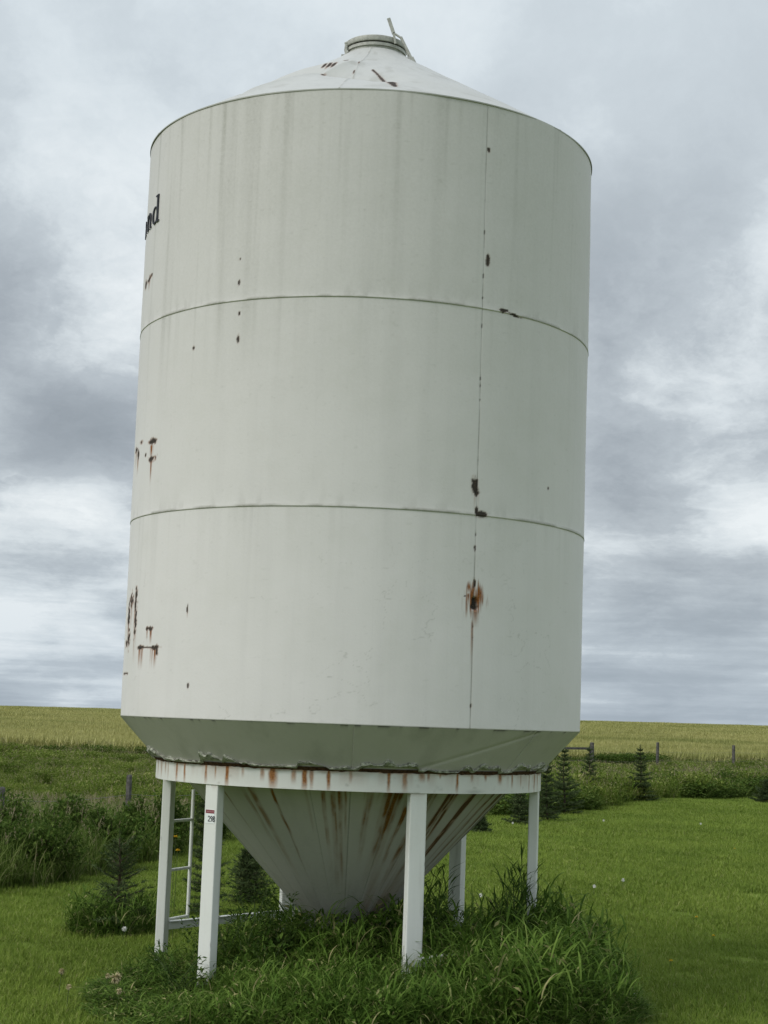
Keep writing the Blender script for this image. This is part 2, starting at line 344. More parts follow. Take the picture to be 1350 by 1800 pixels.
def wall_wear(A, Zg, zlo, zhi):
    """A azimuth rad, Zg height: returns chip, rust, grime, radial offset"""
    deg = np.degrees(A); arc = A*RB
    nz = fbm(arc*42, Zg*42, 31, 3); nz2 = fbm(arc*120, Zg*9, 33, 2)
    chip = np.zeros_like(A); rust = np.zeros_like(A)
    for a, h, hw, hh, rg in CHIPS:
        k = np.abs(deg-a) < 9; k &= np.abs(Zg-h) < 0.3
        if not k.any(): continue
        d = np.hypot((deg[k]-a)*R_(1)*RB/(hw*.86), (Zg[k]-h)/(hh*.88)) + (nz[k]-0.5)*2.4*rg
        chip[k] = np.maximum(chip[k], sstep(1.12, 0.86, d)); rust[k] = np.maximum(rust[k], (.75 if a < -50 else .30)*sstep(1.7, 0.95, d)*(nz2[k]+.3))
    for a, h, hw, ln, st in DRIPS:
        k = (np.abs(deg-a) < 9) & (Zg < h+.04) & (Zg > h-ln*1.3)
        if not k.any(): continue
        dx = np.abs((deg[k]-a)*R_(1)*RB)/hw; dz = (h-Zg[k])/ln
        str_ = sstep(0.25, 0.70, fbm(arc[k]*95, Zg[k]*2.2, 35, 2))*1.5
        rust[k] = np.maximum(rust[k], st*sstep(1.0, 0.35, dx)*sstep(1.05, 0.0, dz)*sstep(-.12, .02, dz)*str_)
    # the torn, rusted hole beside the seam
    d = np.hypot((deg-27.8)*R_(1)*RB/.024, (Zg-2.445)/.045) + (nz-0.5)*0.9
    hole = sstep(1.1, 0.8, d); chip = np.maximum(chip, hole)
    halo = np.hypot((deg-27.5)*R_(1)*RB/.085, (Zg-2.475)/.10)+(nz2-.5)*1.2
    rust = np.maximum(rust, 1.0*sstep(1.10, .60, halo)*sstep(.28, .52, fbm(arc*60, Zg*5, 41, 2)))
    # grime: streaks from the eave and from every lap, dirt caught in the seams
    grime_tone = 0.27*sstep(1.7, 5.4, Zg)  # overall tone deepens with height; streaks and dirt are added after
    s1 = sstep(0.52, 0.80, fbm(arc*7, Zg*0.25, 51, 4)); s2 = sstep(0.55, 0.8, fbm(arc*26, Zg*0.5, 52, 3))
    top = np.exp(-(zhi-Zg)/(0.95 if zhi > 5 else 0.28))*(1.0 if zhi > 5 else 0.55)
    left = sstep(R_(-5), R_(-40), A)*0.5+0.55
    grime_tone = grime_tone + 0.34*top*(s1*0.7+s2*0.8)*left
    low = np.exp(-(Zg-zlo)/0.05)*sstep(.5, .75, fbm(arc*18, Zg*6, 53, 3))*(1 if zlo > 2 else 0.25)
    grime_tone = grime_tone + 0.30*low
    specks = sstep(0.80, 0.90, fbm(arc*30, Zg*50, 54, 2))*0.10; grime_tone = grime_tone + specks
    crack = np.abs(fbm(arc*3.2, Zg*5.5, 55, 4)-0.5); crack = sstep(0.006, 0.0, crack)*sstep(.55, .66, fbm(arc*3, Zg*3, 56, 2))*sstep(3.2, 2.2, Zg); grime_tone = grime_tone + crack*0.30
    seam = np.exp(-(np.abs(wrap(A-R_(27.6)))*RB/.0042)**2); sb = sstep(.25, .6, fbm(Zg*9, arc*0, 57, 3))
    grime_tone = np.maximum(grime_tone, seam*(0.12+0.45*sb)); chip = np.maximum(chip, seam*sstep(.72, .80, fbm(Zg*22, arc*0, 58, 2))*.9)
    if zlo > 2:
        lap = np.exp(-((Zg-zlo-0.006)/.010)**2); ln = fbm(arc*6, arc*0, 59, 3)
        grime_tone = np.maximum(grime_tone, lap*(0.25+0.6*sstep(.35, .65, ln)))
    off = 0.0060*(fbm(arc*1.6, Zg*1.3, 61, 3)-0.5)*2 + 0.0012*(fbm(arc*8, Zg*8, 62, 2)-.5)
    off = off - 0.0012*seam - 0.018*hole + 0.0032*np.exp(-(Zg-zlo)/0.02)*(zlo > 2)
    return chip, rust, np.minimum(grime_tone, 0.9), off

def wall_sheet(zlo, zhi, a0, a1):
    az = azgrid(a0, a1); zz = np.linspace(zlo, zhi, int((zhi-zlo)/0.0072)+2) if (a0 < 1.5) else np.linspace(zlo, zhi, 24)
    A, Zg = np.meshgrid(az, zz)
    ch, ru, gr, off = wall_wear(A, Zg, zlo, zhi)
    lapz = 0.004*(zlo > 2)                              # each tier laps a little over the one below
    V = cyl_pt(A, RB+off+lapz*0, Zg).reshape(-1, 3); n0 = len(V)
    f = grid_faces(len(zz), len(az))
    # turned-in lower and upper edges give the sheet its thickness
    lowrow = cyl_pt(az, RB-0.008, np.full_like(az, zlo+0.0005)); 
    iL = np.arange(len(az)); f2 = np.stack([n0+iL[:-1], n0+iL[1:], iL[1:], iL[:-1]], -1)
    w_ = np.stack([ch, ru, gr], -1).reshape(-1, 3); w_ = np.concatenate([w_, np.tile([[0, 0, .6]], (len(az), 1))])
    return obj('wall_sheet', make_mesh('wall_sheet', np.concatenate([V, lowrow]), [f, f2], True, [M_wall], {'wear': w_}), grain_bin)
sheets = {}
for zi, (zl, zh) in enumerate(((Z0, Z1), (Z1, Z2), (Z2, Z3))):
    for a0 in (27.6-120, 27.6, 147.6):
        o = wall_sheet(zl, zh, R_(a0), R_(a0+119.96))
        if a0 < 0: sheets[zi] = o

# serif letters painted on the top tier, wrapping out of sight on the left
def arcpts(cx, cy, rx, ry, a0, a1, n=18): return [(cx+rx*math.cos(R_(a0+(a1-a0)*k/n)), cy+ry*math.sin(R_(a0+(a1-a0)*k/n))) for k in range(n+1)]
def ribbon(po, pi):                                    # quads between an outer and an inner outline of equal length
    v = [p for ab in zip(po, pi) for p in ab]; return v, [(2*k, 2*k+1, 2*k+3, 2*k+2) for k in range(len(po)-1)]
def rect(x0, y0, x1, y1, n=4):
    v = [(x, y0+(y1-y0)*k/n) for k in range(n+1) for x in (x0, x1)]; return v, [(2*k, 2*k+1, 2*k+3, 2*k+2) for k in range(n)]
LET = {}                                               # in units of the x height
LET['d'] = [ribbon(arcpts(.36, .50, .36, .52, 20, 340), arcpts(.40, .50, .20, .45, 20, 340)), rect(.60, .0, .78, 1.62, 8), rect(.44, 1.54, .60, 1.62, 1), rect(.78, .0, .90, .08, 1)]
LET['n'] = [rect(.10, .06, .29, .98, 6), rect(0, .0, .40, .06, 1), rect(0, .90, .10, .98, 1), ribbon(arcpts(.55, .62, .31, .38, 150, 0), arcpts(.50, .60, .18, .30, 150, 0)), rect(.68, .06, .86, .62, 5), rect(.58, .0, .97, .06, 1)]
LET['a'] = [ribbon(arcpts(.30, .27, .30, .29, 0, 360), arcpts(.33, .27, .14, .22, 0, 360)), rect(.50, .02, .68, .70, 5), ribbon(arcpts(.36, .68, .32, .34, 165, 0), arcpts(.33, .68, .17, .27, 165, 0)), rect(.68, .0, .80, .08, 1)]
def letter(ch, az_right, width, zbase, xh):
    mb = MB()
    for v, q in LET[ch]:
        v = np.array(v); az = R_(az_right) - (0.92-v[:, 0])*width/RB
        mb.add(cyl_pt(az, RB+0.0075, zbase+v[:, 1]*xh), q)
        n_ = len(v); mb.add(np.concatenate([cyl_pt(az, RB+0.0075, zbase+v[:, 1]*xh), cyl_pt(az, RB-0.002, zbase+v[:, 1]*xh)]),
                            [(a, b, b+n_, a+n_) for k in q for a, b in ((k[0], k[2] if len(k) < 4 else k[3]), (k[1], k[2]))])
    return obj('letter', mb.mesh('letter', [M_ink]), sheets[2], label='dark serif letter %s painted on the bin wall' % ch)
letter('d', -63.6, .165, 4.915, .115)
letter('n', -70.6, .165, 4.915, .115)
letter('a', -77.6, .165, 4.915, .115)

# roof cone -------------------------------------------------------
KR = 0.592; RA = 0.218; ZA = Z3+(RB-RA)*KR
az = azgrid(-PI, PI-1e-6, 0.006); rr = np.linspace(RB+0.004, RA, 120)
A, Rr = np.meshgrid(az, rr); nzr = fbm(A*30, Rr*26, 71, 3)
Zr = Z3+0.004+(RB-Rr)*KR + 0.025*np.exp(-(Rr-RA)/0.12)
deg = np.degrees(A)
# dents pressed into the front left of the roof
def ridge(a0_, r0_, a1_, r1_, wd, amp):
    p0 = np.array([r0_*math.sin(R_(a0_)), -r0_*math.cos(R_(a0_))]); p1 = np.array([r1_*math.sin(R_(a1_)), -r1_*math.cos(R_(a1_))])
    Xp, Yp = Rr*np.sin(A), -Rr*np.cos(A); d = p1-p0; L = np.linalg.norm(d); d /= L
    t = (Xp-p0[0])*d[0]+(Yp-p0[1])*d[1]; s_ = -(Xp-p0[0])*d[1]+(Yp-p0[1])*d[0]
    env = sstep(-.08, .1, t)*sstep(L+.1, L-.15, t)
    return amp*env*np.exp(-np.abs(s_)/wd), s_, env
dz1, s1_, e1_ = ridge(-75, 1.25, 6, 1.18, 0.10, -0.035)
dz2, _, _ = ridge(-60, .95, -8, .80, 0.14, 0.022)
dz3, _, _ = ridge(-35, 1.45, -8, .75, 0.05, 0.020)
Zr = Zr + 1.7*dz1 + 1.7*dz2 + 1.6*dz3 + 0.020*(fbm(A*3, Rr*3.5, 72, 3)-0.5)*sstep(RB, RB-.25, Rr)*sstep(.25, .4, Rr)
chip = np.zeros_like(A); rust = np.zeros_like(A); gr = 0.06+0.30*sstep(.60, .8, fbm(A*9, Rr*9, 73, 4))
def rblob(a, r, hw, hh, rg, slant=0.0):
    global chip, rust
    d = np.hypot((wrap(A-R_(a))*r - slant*(Rr-r))/hw, (Rr-r)/hh)+(nzr-.5)*2*rg
    chip = np.maximum(chip, sstep(1.1, .85, d)); rust = np.maximum(rust, .55*sstep(1.7, .9, d))
ROOF_MARKS = [(-24.8, .79, .012, .03, .5, 0), (-22.2, .80, .014, .035, .5, 0), (-19.4, .82, .014, .035, .5, 0), (-20, .97, .014, .02, 1.0, 0), (-18.6, .62, .014, .016, .9, 0), (-8.5, .92, .003, .025, .9, 0), (-8, .78, .003, .018, .9, 0)]
for a, r, hw, hh, rg, sl in ROOF_MARKS: rblob(a, r, hw, hh, rg, sl)
CRACK = [(-.9, .90, .010), (1.0, .98, .007), (2.6, 1.06, .010), (3.6, 1.13, .006), (4.2, 1.20, .016), (4.7, 1.32, .026), (5.0, 1.43, .010)]
for (a, r, w0), (b, q, w1) in zip(CRACK[:-1], CRACK[1:]):
    u0_, v0_ = R_(a)*1.25, r; u1_, v1_ = R_(b)*1.25, q; uu, vv = wrap(A)*1.25, Rr
    t = np.clip(((uu-u0_)*(u1_-u0_)+(vv-v0_)*(v1_-v0_))/((u1_-u0_)**2+(v1_-v0_)**2), 0, 1)
    d = np.hypot(uu-u0_-t*(u1_-u0_), (vv-v0_-t*(v1_-v0_))*.8)/(w0+(w1-w0)*t)+(nzr-.5)*.7
    chip = np.maximum(chip, sstep(1.15, .8, d)); rust = np.maximum(rust, .4*sstep(1.7, 1., d))
for sa in (-8, 52, 112, 172, -68, -128):
    sm = np.exp(-((wrap(A-R_(sa))*Rr)/.006)**2); gr = np.maximum(gr, sm*(0.25+.5*sstep(.4, .6, fbm(Rr*18, A*0, 74, 3)))); Zr = Zr + 0.004*sm
gr = np.maximum(gr, 0.25*e1_*np.exp(-(np.maximum(s1_, -s1_)/.02)**2))
V = np.stack([Rr*np.sin(A), -Rr*np.cos(A), Zr], -1); nc = len(az)
lip = np.stack([(RB+.004)*np.sin(az), -(RB+.004)*np.cos(az), np.full_like(az, Z3-0.007)], -1)
lip2 = np.stack([(RB+.001)*np.sin(az), -(RB+.001)*np.cos(az), np.full_like(az, Z3-0.007)], -1)
V = np.concatenate([lip2, lip, V.reshape(-1, 3)]); f = grid_faces(len(rr)+2, nc); I = np.arange(len(V)).reshape(-1, nc)
f = np.concatenate([f, np.stack([I[:-1, -1], I[:-1, 0], I[1:, 0], I[1:, -1]], -1)])
we = np.concatenate([np.tile([[0, 0, .85]], (2*nc, 1)), np.stack([chip, rust, np.minimum(gr, .8)], -1).reshape(-1, 3)])
o = obj('roof', make_mesh('roof', V, f, True, [M_roof], {'wear': we}), grain_bin); o.data.set_sharp_from_angle(angle=R_(40))

# filling hatch on the peak -----------------------------------------
mb = MB(); mb.lathe([(.205, ZA-.01), (.205, ZA+.050), (.214, ZA+.053), (.214, ZA+.074), (.18, ZA+.074)], 64)
collar = obj('hatch_collar', mb.mesh('hatch_collar', [M_galv]), grain_bin); smooth_angle(collar)
mb = MB(); mb.lathe([(.18, ZA+.0745), (.206, ZA+.0745), (.206, ZA+.085), (.18, ZA+.085)], 64)  # dark ring standing in for the shaded gap between collar and lid
obj('shaded_gap', mb.mesh('shaded_gap', [M_gap_shade]), collar)
mb = MB(); mb.lathe([(.18, ZA+.0855), (.219, ZA+.0855), (.222, ZA+.090), (.220, ZA+.120), (.208, ZA+.128), (.14, ZA+.137), (.05, ZA+.141), (.001, ZA+.142)], 64)
lid = obj('hatch_lid', mb.mesh('hatch_lid', [M_galv]), grain_bin); smooth_angle(lid, 50)
mb = MB(); mb.tube([(-.105, -.02, ZA+.130), (-.105, -.02, ZA+.158), (-.103, -.02, ZA+.167)], [.042, .042, .02], 12)
obj('lid_knob', mb.mesh('lid_knob', [M_rustmetal]), lid)
mb = MB()
mb.bar((-.206, -.09, ZA+.01), (-.206, -.09, ZA+.105), .022, .02, up=(1, 0, 0)); mb.bar((-.235, -.09, ZA-.02), (-.190, -.11, ZA+.04), .016, .016); mb.bar((-.218, -.09, ZA+.10), (-.155, -.09, ZA+.125), .026, .014); mb.bar((-.230, -.10, ZA-.03), (-.230, -.10, ZA+.015), .018, .018, up=(1, 0, 0))
obj('lid_clamp', mb.mesh('lid_clamp', [M_galv]), grain_bin)
lever = obj('lid_lever', None, grain_bin); LY = -.192
mb = MB(); mb.bar((.080, LY, 6.565), (.120, LY, 6.455), .024, .014, up=(0, 1, 0)); mb.bar((.119, LY, 6.457), (.134, LY, 6.385), .016, .012, up=(0, 1, 0))
obj('lever_handle', mb.mesh('lever_handle', [M_galv]), lever)
mb = MB(); mb.bar((.117, LY, 6.462), (.175, LY, 6.425), .013, .014, up=(0, 1, 0)); mb.bar((.170, LY, 6.432), (.262, LY, 6.255), .017, .022, up=(0, 1, 0)); mb.bar((.246, LY, 6.285), (.272, LY, 6.235), .032, .03, up=(0, 1, 0))
mb.bar((.205, LY, 6.36), (.240, LY, 6.24), .008, .010, up=(0, 1, 0))
obj('lever_bracket', mb.mesh('lever_bracket', [M_galv]), lever)

# hopper cone ---------------------------------------------------------
KH = 0.93
crad = lambda zz: RB-(Z0-zz)*KH
hrad = lambda zz: 1.04-(1.275-zz)*.94               # the hopper proper hangs a little inside the skirt
ZR0, ZR1, RR = 1.3169, 1.4445, 1.274                  # support ring
def cone_sheet(name, a0, a1, zt, zb, nv, mtl, wearf, offs=0.0, step=0.009, lift=0.0, crad=crad):
    az = azgrid(R_(a0), R_(a1), step); az = np.linspace(R_(a0), R_(a1), max(6, len(az))); zz = np.linspace(zb, zt, nv)
    A, Zg = np.meshgrid(az, zz); ch, ru, gr, off = wearf(A, Zg)
    t = (A-R_(a0))/(R_(a1)-R_(a0))
    rad = crad(Zg)+offs+off+lift*np.clip(1-t*8, 0, 1)
    V = cyl_pt(A, rad, Zg); n0 = V.shape[0]*V.shape[1]
    E0 = cyl_pt(A[:, 0], rad[:, 0]-0.006, Zg[:, 0]); iL = np.arange(nv)*len(az)
    V = np.concatenate([V.reshape(-1, 3), E0]); f = grid_faces(nv, len(az)); j = np.arange(nv)
    f2 = np.stack([n0+j[:-1], iL[:-1], iL[1:], n0+j[1:]], -1)
    we = np.concatenate([np.stack([ch, ru, gr], -1).reshape(-1, 3), np.tile([[0, 0, .6]], (nv, 1))])
    return obj(name, make_mesh(name, V, [f, f2], True, [mtl], {'wear': we}), grain_bin)
def skirt_wear(A, Zg):
    arc = A*1.4; ch = 0*A; ru = 0*A
    gr = 0.10+0.22*sstep(.58, .8, fbm(arc*6, Zg*6, 81, 4))
    edge = np.exp(-(Z0-Zg)/.008)*sstep(.4, .6, fbm(arc*14, arc*0, 82, 3)); gr = np.maximum(gr, .5*edge)
    ch = np.maximum(ch, edge*sstep(.62, .72, fbm(arc*25, arc*0, 83, 2)))
    lowz = np.exp(-(Zg-ZR1)/.02)*sstep(.45, .65, fbm(arc*10, Zg*10, 84, 3)); gr = np.maximum(gr, .6*lowz)
    off = 0.005*(fbm(arc*3, Zg*4, 85, 3)-.5)
    # a shallow crease running down the right of the skirt
    cr = np.abs(np.degrees(A)-(48.3-(1.691-Zg)/(1.691-1.542)*19.2)); off = off-0.006*np.exp(-(cr/1.4)**2)*(Zg < 1.70)
    return ch, ru, np.minimum(gr, .8), off
SEAMS = [-51.5, 0.7, 48.6, 100, 152, 204, 256.5, 308.5]
for a0, a1 in zip(SEAMS[:-1], SEAMS[1:]): cone_sheet('skirt_sheet', a0, a1-0.02, Z0-0.0006, 1.40, 46, M_hop, skirt_wear, 0.0, 0.006, 0.004)
PAN = [-75, -65, -54.8, -44, -34, -23.8, -11.6, 0.7, 14.3, 26.7, 34, 43.6, 54.2, 64, 74, 86, 98, 110, 122, 134, 146, 158, 170, 182, 194, 206, 218, 230, 242, 254, 266, 278, 285]
spread = lambda a: math.degrees(math.asin(min(1, math.sin(R_(a))*1.08))) if abs(a) < 66 else a
PAN = [spread(a) for a in PAN]
STREAKS = [(-44, .012, .55, .5), (-35, .02, .55, .6), (-31.5, .03, .8, .55), (-23.8, .014, .75, .8), (-13, .012, .5, .4), (-7.5, .016, .75, .8), (-4.6, .024, .85, .9), (-2.6, .018, .9, .95), (-0.6, .010, .5, .6), (6.5, .026, .65, .95), (9.2, .012, .2, .7), (5, .008, .2, .6), (12.5, .03, .8, 1.0), (15.4, .036, .75, 1.0), (19.5, .022, .8, .9), (25.5, .03, .9, 1.0), (27.3, .03, .9, 1.0), (33.4, .034, .9, 1.1), (36, .02, .7, .9), (43, .036, .95, 1.1), (49, .012, .9, .8), (53.5, .024, .95, 1.0), (59, .018, .95, 1.0), (64, .016, .9, .9), (70, .02, .9, .8), (-54.8, .008, .6, .4), (-62, .012, .6, .4)]
STREAKS = [(spread(a), b, c_, d_) for a, b, c_, d_ in STREAKS]
def hop_wear(A, Zg):
    deg = np.degrees(A); deg = (deg+180) % 360-180; rad = hrad(Zg); arc = A*1.2
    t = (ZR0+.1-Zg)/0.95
    ru = 0*A; gr = 0.16+0.15*sstep(.5, .8, fbm(arc*5, Zg*4, 91, 4)) + 0.34*sstep(.45, 1.0, t)  # mottled tone, darker towards the lower end of the hopper
    for a, hw, ln, st in STREAKS:
        dx = np.abs(deg-a+1.4*(fbm(Zg*7, Zg*0+a, 92, 3)-.5))*R_(1)*rad/(1.25*hw*(1.05-0.45*np.clip(t/ln, 0, 1)))
        fib = .55+.65*sstep(.3, .65, fbm(arc*45, Zg*1.4, 93, 2))
        ru = np.maximum(ru, st*sstep(1.0, .3, dx)*sstep(1.05, .15, t/ln)*fib*(.45+.85*sstep(.3, .65, fbm(Zg*11+a, arc*16, 96, 3))))
    rgt = sstep(12, 22, deg)*sstep(60, 45, deg)*sstep(.35, .95, t)*.5*sstep(.3, .7, fbm(arc*12, Zg*2, 94, 3)); ru = np.maximum(ru, rgt)
    ch = sstep(.7, 1.0, ru)*.6*sstep(22, 30, deg)
    for a in PAN:
        a_ = (a+180) % 360-180; d = np.abs(deg-a_)*R_(1)*rad
        gr = np.maximum(gr, (.75 if abs(a) < 1 or -62 < a < -44 else .45)*np.exp(-(d/.0045)**2))
    return ch, ru, np.minimum(gr, .85), 0.003*(fbm(arc*3, Zg*3, 95, 2)-.5)
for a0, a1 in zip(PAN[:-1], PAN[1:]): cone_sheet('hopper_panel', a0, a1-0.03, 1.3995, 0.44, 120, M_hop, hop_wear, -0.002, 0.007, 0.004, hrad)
mb = MB(); mb.lathe([(hrad(1.3995)-.004, 1.4005), (crad(1.4005)-.002, 1.4015)], 96); obj('hopper_flange', mb.mesh('hopper_flange', [M_hop]), grain_bin)
mb = MB(); rb_ = hrad(0.44); mb.lathe([(rb_-.03, .44), (rb_+.012, .438), (rb_+.012, .425), (rb_, .42), (rb_, .30), (rb_-.03, .30)], 48)
o = obj('discharge_spout', mb.mesh('discharge_spout', [M_galv]), grain_bin); smooth_angle(o)

# support ring ---------------------------------------------------------
az = azgrid(-PI, PI-1e-6, 0.005); zz = np.linspace(ZR0, ZR1, 24); A, Zg = np.meshgrid(az, zz); arc = A*RR
dep = (ZR1-Zg)/(ZR1-ZR0); dg = np.degrees(A); ru = 0*A
RD = [(-66, .010, .5, .9), (-63.5, .007, .4, 1.2), (-57.5, .014, .75, 1.3), (-53, .010, .8, 1.3), (-43.2, .012, .8, 1.15), (-39.5, .008, .6, .9), (-35.3, .014, .95, 1.3), (-30, .010, .35, .7), (-24, .014, .55, .8), (-20.8, .026, .85, 1.3), (-14.8, .018, .55, .9), (-11.8, .018, .95, 1.3), (-9.9, .012, .6, 1.2), (-5.3, .011, .9, 1.3), (0.5, .012, .45, .8), (10.8, .011, .85, 1.3), (15.3, .018, .65, 1.2), (20, .022, .6, .6), (22, .01, .6, .6), (25.5, .007, .6, .4), (31, .010, .85, 1.2), (36, .012, .5, .6), (41, .012, .7, .5), (47, .02, .75, .7), (53, .01, .7, .9), (58, .01, .6, .9), (64, .010, .6, 1.2), (69, .012, .7, 1.3), (73, .01, .6, 1.2), (-70, .012, .6, 1.1), (-75, .012, .6, 1.1)]
for a, hw, st, ln in RD:
    dx = np.abs(dg-a)*R_(1)*RR/(hw*1.45); ru = np.maximum(ru, (.30+.85*st)*sstep(1.0, .25, dx+(fbm(arc*60, Zg*20, 101, 2)-.5)*.5)*sstep(1.0, .35, dep/ln))
topr = sstep(.16+.20*fbm(arc*9, arc*0, 102, 3), .02, dep); ru = np.maximum(ru, topr*(.35+.75*sstep(.4, .65, fbm(arc*14, Zg*20, 103, 3))))
fd = .28*sstep(.42, .7, fbm(arc*14, Zg*1.5, 104, 3))*sstep(.95, .1, dep); ru = np.maximum(ru, fd)
ch = sstep(.10, .03, dep)*sstep(.5, .62, fbm(arc*11, arc*0, 105, 3)); gr = 0.06+.35*sstep(.7, .85, fbm(arc*12, Zg*20, 106, 3))
gr = np.maximum(gr, .5*sstep(.90, 1.0, dep)*sstep(.5, .8, fbm(arc*8, arc*0, 107, 3)))
gr = np.maximum(gr, .5*np.exp(-((dg-37)/3.2)**2-((Zg-ZR0-.012)/.016)**2))
off = .004*(fbm(arc*2, Zg*3, 108, 2)-.5)
V = [cyl_pt(A, RR+off, Zg).reshape(-1, 3)]; nc = len(az)
low = cyl_pt(az, RR-.055, np.full_like(az, ZR0)); low2 = cyl_pt(az, RR-.055, np.full_like(az, ZR0+.008)); up_ = cyl_pt(az, RR-.012, np.full_like(az, ZR1)); up2 = cyl_pt(az, RR-.012, np.full_like(az, ZR0+.009))
V = np.concatenate([low2, low]+V+[up_, up2]); f = grid_faces(len(zz)+4, nc); I = np.arange(len(V)).reshape(-1, nc)
f = np.concatenate([f, np.stack([I[:-1, -1], I[:-1, 0], I[1:, 0], I[1:, -1]], -1)])
g2 = np.tile([[0, .1, .4]], (2*nc, 1)); g3 = np.tile([[.5, .9, .3]], (2*nc, 1))
ringm = make_mesh('support_ring', V, f, True, [M_ring], {'wear': np.concatenate([g2, np.stack([ch, ru, np.minimum(gr, .8)], -1).reshape(-1, 3), g3])})
o = obj('support_ring', ringm, grain_bin); o.data.set_sharp_from_angle(angle=R_(40))
# crumbling sealant between the ring and the cone: ragged lumps with dark, rusted gaps under them
az = np.linspace(-PI, PI, 1500, endpoint=False); rows = 9
gap = sstep(.50, .60, fbm(az*7, az*0, 111, 3)); hgt = .006+.075*fbm(az*17, az*0, 112, 4)**1.4*(.55+.8*gap)
V = []
for k in range(rows):
    t = k/(rows-1); zc = ZR1-.006+hgt*t + gap*.026*(1-t)
    bulge = math.sin(PI*t)**.7*(.006+.030*fbm(az*20, np.full_like(az, k*.55), 113, 3)) + .014*(fbm(az*60, np.full_like(az, k*1.1), 114, 2)-.5)
    V.append(cyl_pt(az, crad(zc)+bulge+.001-.004*(t > .99), zc))
V = np.concatenate(V); f = grid_faces(rows, len(az)); I = np.arange(len(V)).reshape(rows, -1); f = np.concatenate([f, np.stack([I[:-1, -1], I[:-1, 0], I[1:, 0], I[1:, -1]], -1)])
obj('sealant_bead', make_mesh('sealant_bead', V, f, False, [M_sealant]), grain_bin)
az2 = np.linspace(-PI, PI, 900, endpoint=False); V = []
for k in range(4):
    zc = ZR1-.03+.013*k; V.append(cyl_pt(az2, crad(zc)+.002+.010*fbm(az2*30, np.full_like(az2, k), 115, 2), np.full_like(az2, zc)))
V = np.concatenate(V); f = grid_faces(4, len(az2)); obj('rust_scale', make_mesh('rust_scale', V, f, False, [M_rustmetal]), grain_bin)

# legs, ties, ladder -----------------------------------------------------
LEGAZ = [19.5, 80, 139.5, -160.5, -101, -41]; RC = 1.236; LW, LD = .106, .062
legpos = []; legs = []
for k, a in enumerate(LEGAZ):
    a_ = R_(a); rad = np.array([math.sin(a_), -math.cos(a_), 0]); tan = np.array([math.cos(a_), math.sin(a_), 0]); c = rad*RC; legpos.append(c)
    zz = np.linspace(-.12, ZR0-.0006, 60); cb = .006
    hx, hy = LW/2, LD/2
    prof = []
    for (cx, cy, s0) in ((hx-cb, hy-cb, 0), (-hx+cb, hy-cb, 90), (-hx+cb, -hy+cb, 180), (hx-cb, -hy+cb, 270)):
        for j in range(4): an = R_(s0+30*j); prof.append((cx+cb*math.cos(an), cy+cb*math.sin(an)))
    # extra points along the flats so the wear has something to sit on
    pr = []
    for j in range(len(prof)):
        p, q = np.array(prof[j]), np.array(prof[(j+1) % len(prof)]); n_ = 8 if np.linalg.norm(q-p) > .02 else 1
        pr += [tuple(p+(q-p)*i/n_) for i in range(n_)]
    pr = np.array(pr); n_ = len(pr)
    V = np.array([c+tan*i+rad*j+np.array([0, 0, h]) for h in zz for i, j in pr])
    S = np.tile(np.arange(n_), len(zz)); Hh = np.repeat(zz, n_)
    rst = .9*sstep(.035, .0, ZR0-Hh)*sstep(.45, .6, fbm(S*.35+k*9, Hh*30, 121+k, 2))*(1.4 if k == 4 else .35) + .5*sstep(.25, .0, Hh)*sstep(.55, .7, fbm(S*.3, Hh*20, 131+k, 3))
    cp_ = sstep(.875, .91, fbm(S*.5+k*31, Hh*30, 141+k, 2))*.8
    if k == 4: cp_ = np.maximum(cp_, .9*sstep(.024, .012, ZR0-Hh))
    gm = .05+.35*sstep(.6, .85, fbm(S*.25, Hh*2.5, 151+k, 3)) + .25*sstep(.4, .0, Hh)*fbm(S*.2, Hh*8, 161+k, 2)
    f = grid_faces(len(zz), n_); I = np.arange(len(V)).reshape(-1, n_); f = np.concatenate([f, np.stack([I[:-1, -1], I[:-1, 0], I[1:, 0], I[1:, -1]], -1)])
    cap_v = len(V); V = np.concatenate([V, [c+np.array([0, 0, zz[-1]])]])
    t_ = np.stack([I[-1], np.roll(I[-1], -1), np.full(n_, cap_v)], -1)
    we = np.concatenate([np.stack([cp_, np.minimum(rst, 1), np.minimum(gm, .7)], -1), [[0, 0, 0]]])
    o = obj('leg', make_mesh('leg', V, [f, t_], False, [M_leg], {'wear': we}), grain_bin); smooth_angle(o, 40); legs.append(o)
    mb = MB(); mb.bar(c+np.array([0, 0, -.03]), c+np.array([0, 0, .012]), .20, .20, up=tuple(rad), bev=.004)
    obj('foot_plate', mb.mesh('foot_plate', [M_leg]), o)
for k in (0, 1, 2, 3):                                  # the low ties the grass leaves in view
    a, b = legpos[k], legpos[(k+1) % 6]; d = (b-a)/np.linalg.norm(b-a); h = np.array([0, 0, .315])
    mb = MB(); mb.bar(a+d*.062+h, b-d*.062+h, .010, .050); mb.bar(a+d*.062+h+np.array([0, 0, .0285]), b-d*.062+h+np.array([0, 0, .0285]), .048, .006)
    obj('tie_beam', mb.mesh('tie_beam', [M_leg]), grain_bin)
lad = obj('ladder', None, grain_bin)
la, lb = np.array([-1.082, .62, 0]), np.array([-1.195, .36, 0])
for q in (la, lb):
    mb = MB(); mb.tube([q+np.array([0, 0, .33]), q+np.array([0, 0, .75]), q+np.array([0, 0, 1.21])], .0125, 10); o = obj('rail', mb.mesh('rail', [M_leg]), lad); smooth_angle(o)
for h in (.345, .675, 1.005):
    mb = MB(); mb.tube([lb+np.array([0, 0, h]), (la+lb)/2+np.array([0, 0, h]), la+np.array([0, 0, h])], .0105, 8); o = obj('rung', mb.mesh('rung', [M_leg]), lad); smooth_angle(o)
